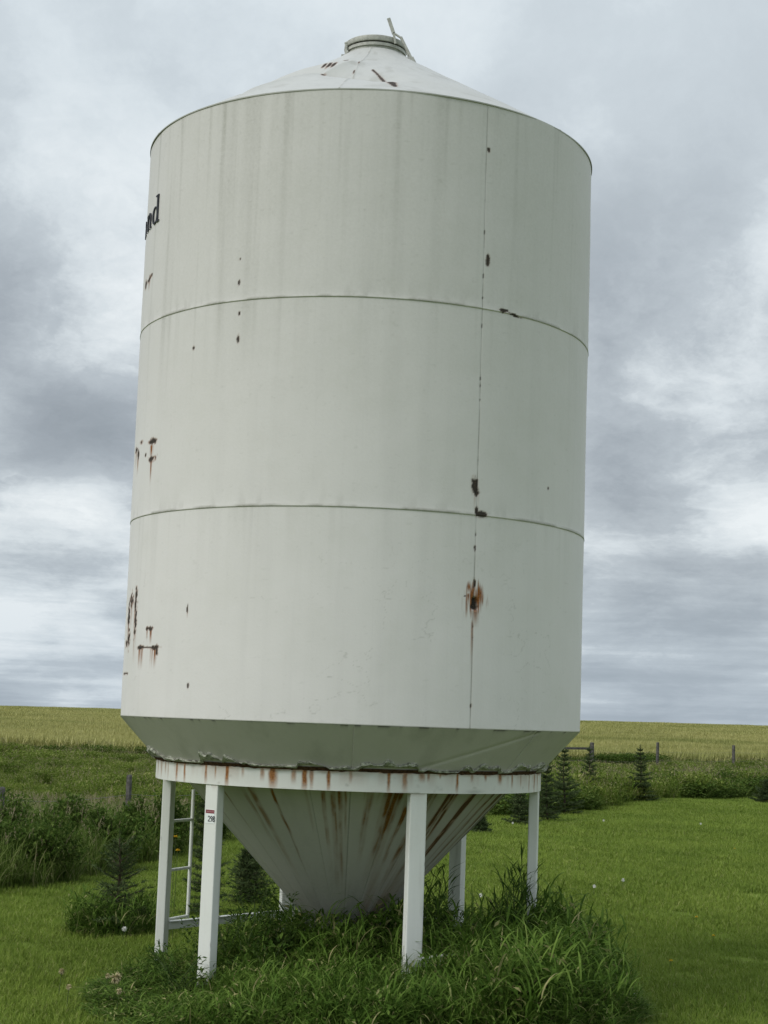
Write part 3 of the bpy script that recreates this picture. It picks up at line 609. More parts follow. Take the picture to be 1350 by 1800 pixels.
for h in (.345, 1.005):
    mb = MB(); mb.bar(legpos[4]+np.array([.03, .03, h]), lb+np.array([0, 0, h]), .02, .012); obj('standoff', mb.mesh('standoff', [M_leg]), lad)

# number sticker on the leg at -41 degrees
a_ = R_(-41); rad = np.array([math.sin(a_), -math.cos(a_), 0]); tan = np.array([math.cos(a_), math.sin(a_), 0]); base = rad*(RC+LD/2)
def on_leg(x, z, d): return base+tan*x+rad*d+np.array([0, 0, z])
def plate(name, x0, z0, x1, z1, d0, d1, mtl, parent):
    mb = MB(); P4 = [(x0, z0), (x1, z0), (x1, z1), (x0, z1)]
    mb.add([on_leg(x, zz_, d) for d in (d0, d1) for x, zz_ in P4], [(4, 5, 6, 7)]+[(k, (k+1) % 4, 4+(k+1) % 4, 4+k) for k in range(4)])
    return obj(name, mb.mesh(name, [mtl]), parent)
sticker = plate('number_sticker', -.040, 1.083, .038, 1.165, .0003, .0018, M_stick, legs[5])
sticker['label'] = 'white sticker with a red header over black figures 298'
mb = MB()
def stroke(pts, wd, d, mb):
    for (x0, z0), (x1, z1) in zip(pts[:-1], pts[1:]):
        L = math.hypot(x1-x0, z1-z0); nx_, nz_ = -(z1-z0)/L*wd/2, (x1-x0)/L*wd/2; ex, ez = (x1-x0)/L*wd*.4, (z1-z0)/L*wd*.4
        P4 = [(x0-ex+nx_, z0-ez+nz_), (x0-ex-nx_, z0-ez-nz_), (x1+ex-nx_, z1+ez-nz_), (x1+ex+nx_, z1+ez+nz_)]
        mb.add([on_leg(x, zz_, d) for x, zz_ in P4], [(0, 1, 2, 3)])
def digits(x, z, h, mb):
    w_ = h*.52
    two = [(0, .78), (.15, .97), (.5, 1.0), (.88, .88), (.9, .65), (.6, .38), (0, 0), (1, 0)]
    nine = [(.9, .65), (.6, .45), (.2, .5), (.05, .75), (.25, .98), (.7, .98), (.93, .75), (.9, .4), (.65, .08), (.2, .0)]
    eight = [(.5, .52), (.1, .72), (.25, .98), (.75, .98), (.9, .75), (.5, .52), (.05, .28), (.2, .02), (.8, .02), (.95, .28), (.5, .52)]
    for i, gl in enumerate((two, nine, eight)): stroke([(x+i*w_*1.28+p*w_, z+q*h) for p, q in gl], h*.17, .0024+.0004*i, mb)
digits(-.014, 1.096, .030, mb); obj('number', mb.mesh('number', [M_ink]), legs[5])
hd = plate('sticker_header', -.038, 1.143, .036, 1.164, .0019, .0024, M_red, legs[5])
mb = MB()
for k in range(6): stroke([(-.029+k*.0105, 1.150+.001*(k % 2)), (-.025+k*.0105, 1.157), (-.021+k*.0105, 1.151)], .0022, .0028, mb)
obj('header_print', mb.mesh('header_print', [M_redlight]), legs[5])

# ------------------------------------------------------------------ plants: builders
def blades(roots, head, length, width, bend, lean, segs=4, tint=None, zlift=0.0, seed=0, curl=1.0):
    """many grass blades at once; returns verts, quads, tint, along"""
    n = len(roots); t = np.linspace(0, 1, segs+1)
    dx, dy = np.cos(head), np.sin(head)
    th = lean[:, None] + bend[:, None]*t[None]**curl          # angle away from the vertical along the blade
    dl = length[:, None]/segs
    hor = np.cumsum(np.concatenate([np.zeros((n, 1)), np.sin((th[:, 1:]+th[:, :-1])/2)*dl], 1), 1)
    ver = np.cumsum(np.concatenate([np.zeros((n, 1)), np.cos((th[:, 1:]+th[:, :-1])/2)*dl], 1), 1)
    cx = roots[:, 0, None]+dx[:, None]*hor; cy = roots[:, 1, None]+dy[:, None]*hor; cz = roots[:, 2, None]+ver
    wd = width[:, None]*0.5*(np.minimum(1.0, 0.55+1.6*t)*(1-t**2.2*0.94))[None]
    tw = 0.5*np.sin(head*7)[:, None]*t[None]
    sxx = -dy[:, None]*np.cos(tw)+dx[:, None]*np.sin(tw)*.6; syy = dx[:, None]*np.cos(tw)+dy[:, None]*np.sin(tw)*.6; szz = np.sin(tw)*.5
    L = np.stack([cx-sxx*wd, cy-syy*wd, cz-szz*wd], -1); Rg = np.stack([cx+sxx*wd, cy+syy*wd, cz+szz*wd], -1)
    V = np.stack([L, Rg], 2).reshape(-1, 3)
    b = (np.arange(n)*(segs+1)*2)[:, None]; k = np.arange(segs)[None]*2
    F = np.stack([b+k, b+k+1, b+k+3, b+k+2], -1).reshape(-1, 4)
    tint = np.repeat(rng.random(n) if tint is None else tint, (segs+1)*2); al = np.tile(np.repeat(t, 2), n)
    return V, F, tint, al
class PB:
    """collects plant pieces with their attributes and material slots"""
    def __init__(s): s.v = []; s.f = []; s.t = []; s.a = []; s.m = []; s.n = 0
    def add(s, V, F, tint, al, slot=0):
        s.v.append(V); s.f.append(np.asarray(F)+s.n); s.t.append(tint); s.a.append(al); s.m.append(np.full(len(F), slot, np.int32)); s.n += len(V)
    def mesh(s, name, mats):
        tris = [f for f in s.f if f.shape[1] == 3]; quads = [f for f in s.f if f.shape[1] == 4]
        fm = []; mi = []
        for k in (4, 3):
            g = [f for f in s.f if f.shape[1] == k]
            if g: fm.append(np.concatenate(g)); mi.append(np.concatenate([m for f, m in zip(s.f, s.m) if f.shape[1] == k]))
        me = make_mesh(name, np.concatenate(s.v), fm, False, mats, {'tint': np.concatenate(s.t), 'along': np.concatenate(s.a)})
        me.polygons.foreach_set('material_index', np.concatenate(mi)); return me
U = lambda a, b, n: rng.uniform(a, b, n)
def disk(n, r): a = U(0, 2*PI, n); q = np.sqrt(rng.random(n))*r; return np.stack([q*np.cos(a), q*np.sin(a), np.zeros(n)], -1)
def leaves_at(P, D, size, width, fold=0.25):
    """one folded leaf (2 quads) per point P, pointing along D"""
    n = len(P); D = D/np.linalg.norm(D, axis=1, keepdims=True); S = np.cross(D, np.array([0, 0, 1.0])+U(-.4, .4, (n, 3))); S /= np.linalg.norm(S, axis=1, keepdims=True)+1e-9; N = np.cross(S, D)
    L = size[:, None]; W = width[:, None]
    base = P; tip = P+D*L-N*L*.12; mid = P+D*L*.5; l = mid+S*W*.5+N*W*fold; r = mid-S*W*.5+N*W*fold
    V = np.stack([base, l, tip, r, mid], 1).reshape(-1, 3); b = (np.arange(n)*5)[:, None]
    F = np.concatenate([b+np.array([[0, 4, 1]]), b+np.array([[1, 4, 2]]), b+np.array([[0, 3, 4]]), b+np.array([[3, 2, 4]])])
    return V, F, np.repeat(rng.random(n), 5), np.tile([0, .5, 1, .5, .5], n)

def seed_heads(pb, n, rad, h0, h1, slot=1):
    """thin culms ending in loose panicles"""
    ro = disk(n, rad); hd = U(0, 2*PI, n); ln = U(h0, h1, n); be = U(.2, .7, n); le = U(0, .2, n)
    V, F, t, a = blades(ro, hd, ln, np.full(n, .004), be, le, 5); pb.add(V, F, t, a, 0)
    tips = V.reshape(n, 6, 2, 3)[:, 4:, :, :].mean(2)
    for q in range(9):
        f_ = rng.random(n)[:, None]; P = tips[:, 0]*(1-f_)+tips[:, 1]*f_
        D = tips[:, 1]-tips[:, 0]; D = D/np.linalg.norm(D, axis=1, keepdims=True)+U(-.55, .55, (n, 3))
        V2, F2, t2, a2 = leaves_at(P, D, U(.035, .075, n), U(.006, .012, n)); pb.add(V2, F2, t2, a2, slot)
src = bpy.data.collections.new('plant_sources')         # not linked to the scene: only the scattered copies show
def source(name, me): o = bpy.data.objects.new(name, me); src_now.objects.link(o); return o
def new_src(name):
    global src_now; src_now = bpy.data.collections.new(name); return src_now

def scatter(name, pts, rotz, scale, idx, coll, tilt=None, **props):
    n = len(pts)
    me = bpy.data.meshes.new(name); me.vertices.add(n); me.vertices.foreach_set('co', np.asarray(pts, np.float32).ravel())
    rot = np.zeros((n, 3), np.float32); rot[:, 2] = rotz
    if tilt is not None: rot[:, 0] = tilt[0]; rot[:, 1] = tilt[1]
    scale = np.asarray(scale, np.float32); scale = np.repeat(scale[:, None], 3, 1) if scale.ndim == 1 else scale
    a = me.attributes.new('rot', 'FLOAT_VECTOR', 'POINT'); a.data.foreach_set('vector', rot.ravel())
    a = me.attributes.new('scl', 'FLOAT_VECTOR', 'POINT'); a.data.foreach_set('vector', scale.ravel())
    a = me.attributes.new('idx', 'INT', 'POINT'); a.data.foreach_set('value', np.asarray(idx, np.int32))
    g = bpy.data.node_groups.new(name+'_scatter', 'GeometryNodeTree')
    g.interface.new_socket('Geometry', in_out='INPUT', socket_type='NodeSocketGeometry'); g.interface.new_socket('Geometry', in_out='OUTPUT', socket_type='NodeSocketGeometry')
    N, L = g.nodes, g.links
    gi, go = N.new('NodeGroupInput'), N.new('NodeGroupOutput'); ip = N.new('GeometryNodeInstanceOnPoints'); ci = N.new('GeometryNodeCollectionInfo')
    ci.inputs['Collection'].default_value = coll; ci.inputs['Separate Children'].default_value = True; ci.inputs['Reset Children'].default_value = True
    def na(k, ty): q = N.new('GeometryNodeInputNamedAttribute'); q.data_type = ty; q.inputs['Name'].default_value = k; return q.outputs[0]
    er = N.new('FunctionNodeEulerToRotation')
    L.new(na('rot', 'FLOAT_VECTOR'), er.inputs[0]); L.new(er.outputs[0], ip.inputs['Rotation']); L.new(na('scl', 'FLOAT_VECTOR'), ip.inputs['Scale']); L.new(na('idx', 'INT'), ip.inputs['Instance Index'])
    ip.inputs['Pick Instance'].default_value = True
    L.new(gi.outputs[0], ip.inputs['Points']); L.new(ci.outputs[0], ip.inputs['Instance']); L.new(ip.outputs[0], go.inputs[0])
    o = obj(name, me, **props); md = o.modifiers.new('scatter', 'NODES'); md.node_group = g
    return o
def wedge(n, d0, d1, half, power=1.0):
    """random ground points in front of the camera"""
    u = rng.random(n); d = (d0**power+(d1**power-d0**power)*u)**(1/power); a = U(-half, half, n)
    return np.stack([CAM.x+d*np.tan(a), CAM.y+d], -1)

# mown lawn ----------------------------------------------------------------
c_lawn = new_src('lawn_sources')
for k in range(5):
    n = 110; pb = PB(); ro = disk(n, .17); V, F, t, a = blades(ro, U(0, 2*PI, n), U(.035, .095, n), U(.0045, .0085, n), U(.2, 1.5, n), U(.0, .7, n), 3); pb.add(V, F, t, a); source('lawn_tuft', pb.mesh('lawn_tuft', [M_lawn]))
p = wedge(30000, 7.0, 48, R_(21), 1.25)
p = p[(p[:, 1] < edge_far(p[:, 0])+.3)]; p = p[np.hypot(p[:, 0], p[:, 1]) > .5]
dd = p[:, 1]+11.3; tall = fbm(p[:, 0]*.8, p[:, 1]*.8, 201, 3)
sc = (0.75+0.6*tall)*np.clip(dd/16, .85, 1.7)
scatter('lawn_grass', np.column_stack([p, gh(p[:, 0], p[:, 1])-.004]), U(0, 2*PI, len(p)), np.stack([sc, sc, sc*np.clip(1.15-dd/60, .6, 1)], -1), rng.integers(0, 5, len(p)), c_lawn, kind='stuff')

# tall grass round the bin ---------------------------------------------------
c_tall = new_src('tall_sources')
for k in range(7):
    pb = PB(); n = 13; ro = disk(n, .12); hd = U(0, 2*PI, n); sh = U(.30, .62, n); ln_ = U(.02, .30, n)
    V, F, t, a = blades(ro, hd, sh, np.full(n, .005), U(.1, .4, n), ln_, 4, tint=U(.1, .6, n)); pb.add(V, F, t, a)
    st = V.reshape(n, 5, 2, 3).mean(2)
    for q in range(6):                                   # leaves up each culm
        f_ = np.clip((q+U(.2, 1.0, n))/6.2, 0, .99)*4; i0 = np.floor(f_).astype(int); u_ = (f_-i0)[:, None]; i1 = np.minimum(i0+1, 4)
        ro2 = st[np.arange(n), i0]*(1-u_)+st[np.arange(n), i1]*u_
        V, F, t, a = blades(ro2, U(0, 2*PI, n), U(.14, .33, n), U(.008, .017, n), U(.8, 1.9, n), U(.2, .85, n), 5, curl=1.3); pb.add(V, F, t, a)
    n = 16; V, F, t, a = blades(disk(n, .13), U(0, 2*PI, n), U(.25, .55, n), U(.008, .014, n), U(.8, 2.4, n), U(.0, .5, n), 6, curl=1.5); pb.add(V, F, t, a)
    if k in (1, 4, 6):                                      # a broad-leaved weed among the blades
        m_ = 95; P_ = disk(m_, .14); P_[:, 2] = U(.1, .52, m_); V, F, t, a = leaves_at(P_, U(-1, 1, (m_, 3))+np.array([0, 0, .35]), U(.05, .09, m_), U(.02, .035, m_)); pb.add(V, F, t, a)
    if k in (0, 3): t_ = U(.95, 1, 9); V, F, t, a = blades(disk(9, .1), U(0, 2*PI, 9), U(.2, .5, 9), U(.005, .009, 9), U(1, 2.6, 9), U(.2, .8, 9), 5, tint=t_); pb.add(V, F, t, a)
    source('grass_clump', pb.mesh('grass_clump', [M_tall, M_seed]))
def tall_h(x, y):
    """height of the uncut grass round the legs"""
    r = np.hypot(x*.95, y); a = np.arctan2(x, -y)
    reach = np.interp(a, [-PI, -2.4, -1.75, -1.3, -.8, -.3, .3, .9, 1.4, 2.0, 2.6, PI], [1.5, 1.3, 1.25, 1.5, 2.0, 2.5, 2.6, 2.1, 1.72, 1.6, 1.5, 1.5])
    hgt = np.interp(x, [-2.1, -1.45, -1.0, -.5, .1, .8, 1.3, 2.0], [.12, .15, .24, .50, .56, .54, .55, .34])
    hgt = hgt*(1-.75*sstep(.0, .40, y)*sstep(1.5, 1.2, x));  front = sstep(-.35, -1.25, y); hgt = hgt*(1-.34*front*sstep(.95, .4, x))
    hgt = hgt*.90 + .17*np.exp(-((x-1.42)/.22)**2-((y+.15)/.4)**2)
    return hgt*sstep(reach+.12, reach-.22, r)*sstep(-9.9, -7, y*1.0-4)
n = 2700; q = np.stack([U(-2.3, 2.4, n), U(-2.75, 1.8, n)], -1); hh = tall_h(q[:, 0], q[:, 1]); k = hh > .06; q, hh = q[k], hh[k]
k = rng.random(len(q)) < np.clip(.62+.5*fbm(q[:, 0]*1.5, q[:, 1]*1.5, 203, 2), 0, 1); q, hh = q[k], hh[k]
s_ = hh/.56*U(.75, 1.2, len(q))
# and a ring of it grown up through the little spruce on the left lawn
m_ = 46; an_ = U(0, 2*PI, m_); q2 = np.stack([-1.80+.34*np.sqrt(rng.random(m_))*np.cos(an_), 2.24+.34*np.sqrt(rng.random(m_))*np.sin(an_)], -1)
q = np.concatenate([q, q2]); s_ = np.concatenate([s_, U(.35, .65, m_)])
scatter('tall_grass', np.column_stack([q, gh(q[:, 0], q[:, 1])-.01]), U(0, 2*PI, len(q)), np.stack([np.clip(s_, .55, 1.1), np.clip(s_, .55, 1.1), s_], -1), rng.integers(0, 7, len(q)), c_tall, tilt=(U(-.18, .18, len(q)), U(-.18, .18, len(q))), kind='stuff')

# rough brome grass beyond the lawn on the left, lighter growth on the right -------
c_rough = new_src('rough_sources')
for k in range(5):
    n = 75; pb = PB(); V, F, t, a = blades(disk(n, .22), U(0, 2*PI, n), U(.35, .85, n), U(.009, .017, n), U(.7, 2.4, n), U(.0, .4, n), 5, curl=1.4); pb.add(V, F, t, a); seed_heads(pb, 2 if k < 3 else 1, .2, .6, .85)
    source('brome_clump', pb.mesh('brome_clump', [M_rough, M_seed]))
n = 16000; p = wedge(n, 13, 66, R_(20), 1.5)
e = edge_far(p[:, 0]); k = (p[:, 1] > e-.1) & (p[:, 1] < edge_crop(p[:, 0])+.5) & (p[:, 0] < 1.5+.05*p[:, 1]) & (p[:, 1] < 17+3*rng.random(len(p))); p = p[k]; e = e[k]
dd = p[:, 1]+11.3; hum = fbm(p[:, 0]*.35+2, p[:, 1]*.25, 211, 3)
s_ = (.58+.55*hum)*np.clip(.75+.5*sstep(0, 1.2, p[:, 1]-e), 0, 1.1)*np.interp(dd, [15, 22, 28, 60], [.95, .85, .45, .4])
wide = np.clip(dd/22, .9, 1.8)
scatter('rough_grass', np.column_stack([p, gh(p[:, 0], p[:, 1])-.02]), U(0, 2*PI, len(p)), np.stack([s_*wide, s_*wide, s_], -1), rng.integers(0, 5, len(p)), c_rough, kind='stuff')
c_edge = new_src('edge_sources')
for k in range(5):
    n = 70; pb = PB(); V, F, t, a = blades(disk(n, .25), U(0, 2*PI, n), U(.3, .75, n), U(.010, .020, n), U(.4, 1.8, n), U(.0, .45, n), 4); pb.add(V, F, t, a)
    m_ = 160; P_ = disk(m_, .28); P_[:, 2] = U(.08, .55, m_); V, F, t, a = leaves_at(P_, U(-1, 1, (m_, 3))+np.array([0, 0, .25]), U(.05, .10, m_), U(.02, .045, m_)); pb.add(V, F, t, a)
    if k < 2: seed_heads(pb, 5, .25, .55, .85)
    source('field_edge_clump', pb.mesh('field_edge_clump', [M_roughr, M_seed]))
p = wedge(14000, 25, 95, R_(20), 1.6); e = edge_far(p[:, 0]); k = (p[:, 1] > e-.1) & (p[:, 1] < edge_crop(p[:, 0])+.6) & ((p[:, 0] >= 1.5+.05*p[:, 1]-.6) | (p[:, 1] > 16+3*rng.random(len(p)))); p = p[k]; e = e[k]
hum = fbm(p[:, 0]*.45+2, p[:, 1]*.32, 213, 4); s_ = (.15+1.35*hum)*np.interp(p[:, 1]-e, [0, 1.5, 4, 20], [.95, 1.15, .9, .75]); wide = np.clip((p[:, 1]+11)/35, .9, 1.6)
scatter('field_edge_growth', np.column_stack([p, gh(p[:, 0], p[:, 1])-.02]), U(0, 2*PI, len(p)), np.stack([s_*wide, s_*wide, s_], -1), rng.integers(0, 5, len(p)), c_edge, kind='stuff')

M_strip = leaf_mat('field_margin_weeds', [(0.0, (0.050, 0.092, 0.016)), (0.6, (0.092, 0.145, 0.026)), (1.0, (0.155, 0.205, 0.05))], 0.3, 0.5, (.6, .7, .6))
c_strip = new_src('strip_sources')
for k in range(4):
    n = 40; pb = PB(); V, F, t, a = blades(disk(n, .35), U(0, 2*PI, n), U(.4, .85, n), U(.014, .026, n), U(.4, 1.6, n), U(.0, .4, n), 4); pb.add(V, F, t, a)
    m_ = 260; P_ = disk(m_, .38); P_[:, 2] = U(.08, .75, m_); V, F, t, a = leaves_at(P_, U(-1, 1, (m_, 3))+np.array([0, 0, .3]), U(.07, .14, m_), U(.03, .06, m_)); pb.add(V, F, t, a)
    source('weed_strip_clump', pb.mesh('weed_strip_clump', [M_strip]))
x_ = U(-26, 34, 900); x_ = x_[rng.random(900) < .25+1.5*(fbm(x_*.45, x_*0, 232, 3)-.35)]; lo = fbm(x_*.25, x_*0, 231, 3); p = np.stack([x_, edge_crop(x_)-U(-.3, 1.0, len(x_))-3.0*rng.random(len(x_))*sstep(.45, .65, lo)], -1)
x2 = U(2, 14, 260); x2 = x2[fbm(x2*.5, x2*0, 233, 3) > .42]; p = np.concatenate([p, np.stack([x2, edge_far(x2)+U(.0, .9, len(x2))], -1)])
s_ = np.concatenate([.45+.6*lo*U(.6, 1.2, len(lo)), U(.35, .68, len(x2))])
scatter('dark_weed_strip', np.column_stack([p, gh(p[:, 0], p[:, 1])-.02]), U(0, 2*PI, len(p)), np.stack([np.full(len(p), 1.1), np.full(len(p), 1.1), s_], -1), rng.integers(0, 4, len(p)), c_strip, kind='stuff')

# ripening crop on the rise ----------------------------------------------------
m, T = mat('crop_ears'); P = T.node('ShaderNodeNewGeometry').outputs['Position']; tint = T.node('ShaderNodeAttribute', attribute_name='tint').outputs['Fac']
n3 = T.noise(T.mapv(P, (0.045, 0.11, 0.1), (2, 1, 0)), 1.0, 5, 0.6, .4); n4 = T.noise(T.mapv(P, (0.25, 0.5, 0.1)), 1.0, 4, 0.6)
c = T.ramp(tint, [(0, (0.28, 0.285, 0.082)), (.5, (0.42, 0.405, 0.150)), (1, (0.54, 0.51, 0.24))])
c = T.mix(T.math('MULTIPLY', T.rng(T.math('ADD', T.math('MULTIPLY', n3, .65), T.math('MULTIPLY', n4, .35)), .45, .62), .70), c, (0.190, 0.225, 0.058))
finish(T, c, .7, .15, trans=.2)
c_crop = new_src('crop_sources')
for k in range(4):
    n = 90; pb = PB(); ro = disk(n, .75); V, F, t, a = blades(ro, U(0, 2*PI, n), U(.62, .85, n), U(.03, .055, n), U(.2, 1.1, n), U(0, .2, n), 3); pb.add(V, F, t, a); source('crop_clump', pb.mesh('crop_clump', [m]))
p = wedge(60000, 52, 290, R_(19), 1.25); p = p[p[:, 1] > edge_crop(p[:, 0])]
s_ = .62+.75*fbm(p[:, 0]*.16, p[:, 1]*.12, 221, 4); wd = np.clip((p[:, 1])/110, .9, 1.7)
scatter('barley_crop', np.column_stack([p, gh(p[:, 0], p[:, 1])-.03]), U(0, 2*PI, len(p)), np.stack([s_*wd, s_*wd, s_], -1), rng.integers(0, 4, len(p)), c_crop, kind='stuff')

# ------------------------------------------------------------------ fences
def post(parent, x, y, h, wd, lean=0.0):
    z_ = float(gh(x, y)); mb = MB(); n = 9
    ring = []
    for i, (hh, s_) in enumerate(((-.2, 1), (h*.4, .97), (h*.8, 1.0), (h-.02, .95), (h, .78))):
        for k in range(n): a = 2*PI*k/n; q = wd/2*s_*(1+.10*math.sin(k*2.3+x*3)); ring.append((x+q*math.cos(a)+lean*hh, y+q*math.sin(a), z_+hh))
    b = len(ring); ring.append((x+lean*h, y, z_+h+.004))
    mb.add(ring, [(i*n+k, i*n+(k+1) % n, (i+1)*n+(k+1) % n, (i+1)*n+k) for i in range(4) for k in range(n)], [(b, 4*n+k, 4*n+(k+1) % n) for k in range(n)])
    return obj('fence_post', mb.mesh('fence_post', [M_post]), parent)
def wires(parent, pts, hs):
    for hgt in hs:
        mb = MB(); v = []
        for (x0, y0), (x1, y1) in zip(pts[:-1], pts[1:]):
            for k in range(8): t = k/8; x, y = x0+(x1-x0)*t, y0+(y1-y0)*t; v.append((x, y, float(gh(x, y))+hgt-.05*math.sin(PI*t)))
        v.append((pts[-1][0], pts[-1][1], float(gh(*pts[-1]))+hgt)); mb.tube(v, .0022, 4); obj('wire', mb.mesh('wire', [M_wire]), parent)
fence_r = empty('wire_fence', (0, 0, 0), label='distant wire fence of three grey wooden posts with a brace rail along the barley edge', category='fence')
RP = [(9.45, 54.7), (12.38, 56.7), (15.92, 58.7)]
for (x, y), h, wd, ln in zip(RP, (1.14, 1.18, 1.10), (.17, .12, .13), (.0, .01, -.01)): post(fence_r, x, y, h, wd, ln)
mb = MB(); mb.bar((6.3, 53.4, float(gh(6.3, 53.4))+.85), (9.40, 54.66, float(gh(9.4, 54.7))+.90), .09, .09); obj('brace_rail', mb.mesh('brace_rail', [M_post]), fence_r)
wires(fence_r, [(6.3, 53.4)]+RP+[(24, 63)], (.45, .8))
fence_l = empty('wire_fence', (0, 0, 0), label='wire fence of two short dark posts half hidden in the tall brome grass', category='fence')
LP = [(-4.07, 8.68), (-2.82, 10.68)]
for (x, y), h, wd, ln in zip(LP, (.80, .90), (.085, .078), (.02, -.01)): post(fence_l, x, y, h, wd, ln)
wires(fence_l, [(-6.8, 4.4)]+LP+[(-1.6, 13.0)], (.4, .65))

# ------------------------------------------------------------------ trees and shrubs
def spruce(x, y, h, hw, label, seed, sparse=1.0, group='young spruce trees round the lawn', base=.04):
    global rng
    keep = rng; rng = np.random.default_rng(seed)
    hw *= .92; root = empty('spruce_tree', (x, y, float(gh(x, y))-.02), label=label, category='tree', group=group)
    mb = MB(); wob = lambda z: (.02*math.sin(z*5+seed), .02*math.cos(z*4+seed))
    zs = np.linspace(-.05, h, 9); mb.tube([(*wob(q), q) for q in zs], np.linspace(.022*h/1.2+.006, .004, 9), 7); obj('trunk', mb.mesh('trunk', [M_bark]), root)
    pb = PB(); tw = MB(); z_ = base*h; segP = []; segD = []
    while z_ < h*.97:
        t = z_/h; rad = hw*((1-t)**.85*1.0+.05)*rng.uniform(.60, 1.25)
        nb = max(3, int(rng.integers(6, 9)*sparse)); a0 = rng.uniform(0, 6.28)
        for b in range(nb):
            a = a0+2*PI*b/nb+rng.uniform(-.3, .3); L = rad*rng.uniform(.45, 1.25); up = (-.10+.75*t)+rng.uniform(-.12, .15)
            o0 = np.array([*wob(z_), z_]); d = np.array([math.cos(a), math.sin(a), up]); 
            m_ = 6; pts = [o0+d*L*s+np.array([0, 0, .12*L*(s*s)]) for s in np.linspace(0, 1, m_)]
            tw.tube(pts, np.linspace(.006, .0015, m_), 4)
            for s in np.linspace(.15, 1, max(3, int(L/.045))):
                pt = o0+d*L*s+np.array([0, 0, .12*L*s*s]); segP.append(pt); segD.append(d/np.linalg.norm(d)*.05)
                for sg in (-1, 1):
                    l2 = L*.42*(1-s*.65)*rng.uniform(.5, 1.2); d2 = d*.55+sg*np.array([-math.sin(a), math.cos(a), 0])*.8+np.array([0, 0, rng.uniform(-.15, .15)]); d2 /= np.linalg.norm(d2)
                    for q in np.arange(.01, l2, .04): segP.append(pt+d2*q); segD.append(d2*.05)
        z_ += h*(.052 if y < 8 else .068)*rng.uniform(.8, 1.25)
    for q in np.linspace(h*.9, h, 5): segP.append(np.array([*wob(q), q])); segD.append(np.array([0, 0, .05]))
    P_ = np.array(segP); D_ = np.array(segD); k = 10; nw = .0030 if y < 8 else .0062
    P2 = np.repeat(P_, k, 0)+np.repeat(D_, k, 0)*rng.random((len(P_)*k, 1)); D2 = np.repeat(D_, k, 0)/.05*.9+rng.normal(0, .55, (len(P_)*k, 3))+np.array([0, 0, .15])
    n = len(P2); D2 /= np.linalg.norm(D2, axis=1, keepdims=True); S = np.cross(D2, rng.normal(0, 1, (n, 3))); S /= np.linalg.norm(S, axis=1, keepdims=True)
    ln = rng.uniform(.024, .046, n)[:, None]; V = np.stack([P2-S*nw, P2+S*nw, P2+D2*ln], 1).reshape(-1, 3)
    tl = np.repeat(np.clip(np.repeat(.5+.25*np.sin(np.arange(len(P_))*.7), k)+rng.uniform(-.35, .35, n), 0, 1), 3)
    pb.add(V, np.arange(3*n).reshape(-1, 3), tl, np.tile([0, 0, 1.], n))
    cr = obj('crown', pb.mesh('crown', [M_spruce]), root, kind='stuff'); obj('branches', tw.mesh('branches', [M_bark]), root, kind='stuff')
    rng = keep
    return root
SPR = [(6.78, 28.07, 1.30, .40, 'full conical young spruce alone on the mown lawn before the barley field', 1.15),
       (5.39, 26.62, 1.30, .27, 'thin sparse spruce below the fence brace rail, between two fuller spruces', .75),
       (4.23, 21.96, 1.28, .42, 'full dark young spruce just right of the bin\'s right front leg', 1.15),
       (3.54, 18.92, 1.10, .36, 'broad low spruce directly behind the bin\'s right front leg', 1.15),
       (2.94, 17.51, .72, .28, 'short bushy spruce under the hopper\'s right edge, left of the right front leg', 1.1),
       (2.10, 15.29, .30, .17, 'tiny spruce seedling in the lawn beneath the sloping hopper', 1.0),
       (10.35, 30.5, .62, .42, 'squat dark spruce bush cut by the right edge of the photo', 1.2),
       (-1.80, 2.24, .76, .34, 'small ragged spruce overgrown with grass, standing alone on the left lawn', .55),
       (-1.22, 3.70, 1.16, .17, 'narrow dark spruce seen through the ladder under the bin', 1.3),
       (-.90, 4.60, .52, .24, 'small dark spruce behind the left slope of the hopper', 1.2)]
for k, (x, y, h, hw, lb_, sp) in enumerate(SPR): spruce(x, y, h, hw, lb_, 300+k, sp)

def bush(x, y, h, wd, label, seed, mtl=None, group='leafy shrubs in the rough grass'):
    global rng
    keep = rng; rng = np.random.default_rng(seed)
    root = empty('shrub', (x, y, float(gh(x, y))-.02), label=label, category='shrub', group=group)
    mb = MB(); P_ = []; D_ = []
    for k in range(26):
        a = rng.uniform(0, 6.28); sp = rng.uniform(.1, 1)*wd; hh = h*rng.uniform(.55, 1.05)*(1-.35*(sp/wd)**2)
        p0 = np.array([rng.uniform(-.08, .08), rng.uniform(-.08, .08), 0]); p1 = np.array([math.cos(a)*sp, math.sin(a)*sp, hh]); pm = (p0+p1)/2+np.array([0, 0, .12*hh])
        ts = np.linspace(0, 1, 6)[:, None]; pts = (1-ts)**2*p0+2*ts*(1-ts)*pm+ts**2*p1; mb.tube(pts, np.linspace(.007, .002, 6), 4)
        for q in range(150):
            t = rng.uniform(.12, 1); c_ = (1-t)**2*p0+2*t*(1-t)*pm+t*t*p1; P_.append(c_+rng.normal(0, .055*(wd/.5), 3)); D_.append(rng.normal(0, 1, 3)+np.array([math.cos(a)*.5, math.sin(a)*.5, .3]))
    P_ = np.array(P_); P_[:, 2] = np.abs(P_[:, 2]); n = len(P_); pb = PB(); V, F, t, a = leaves_at(P_, np.array(D_), U(.04, .085, n), U(.018, .034, n)); pb.add(V, F, t, a)
    obj('stems', mb.mesh('stems', [M_bark]), root); obj('foliage', pb.mesh('foliage', [mtl or M_bush]), root, kind='stuff')
    rng = keep
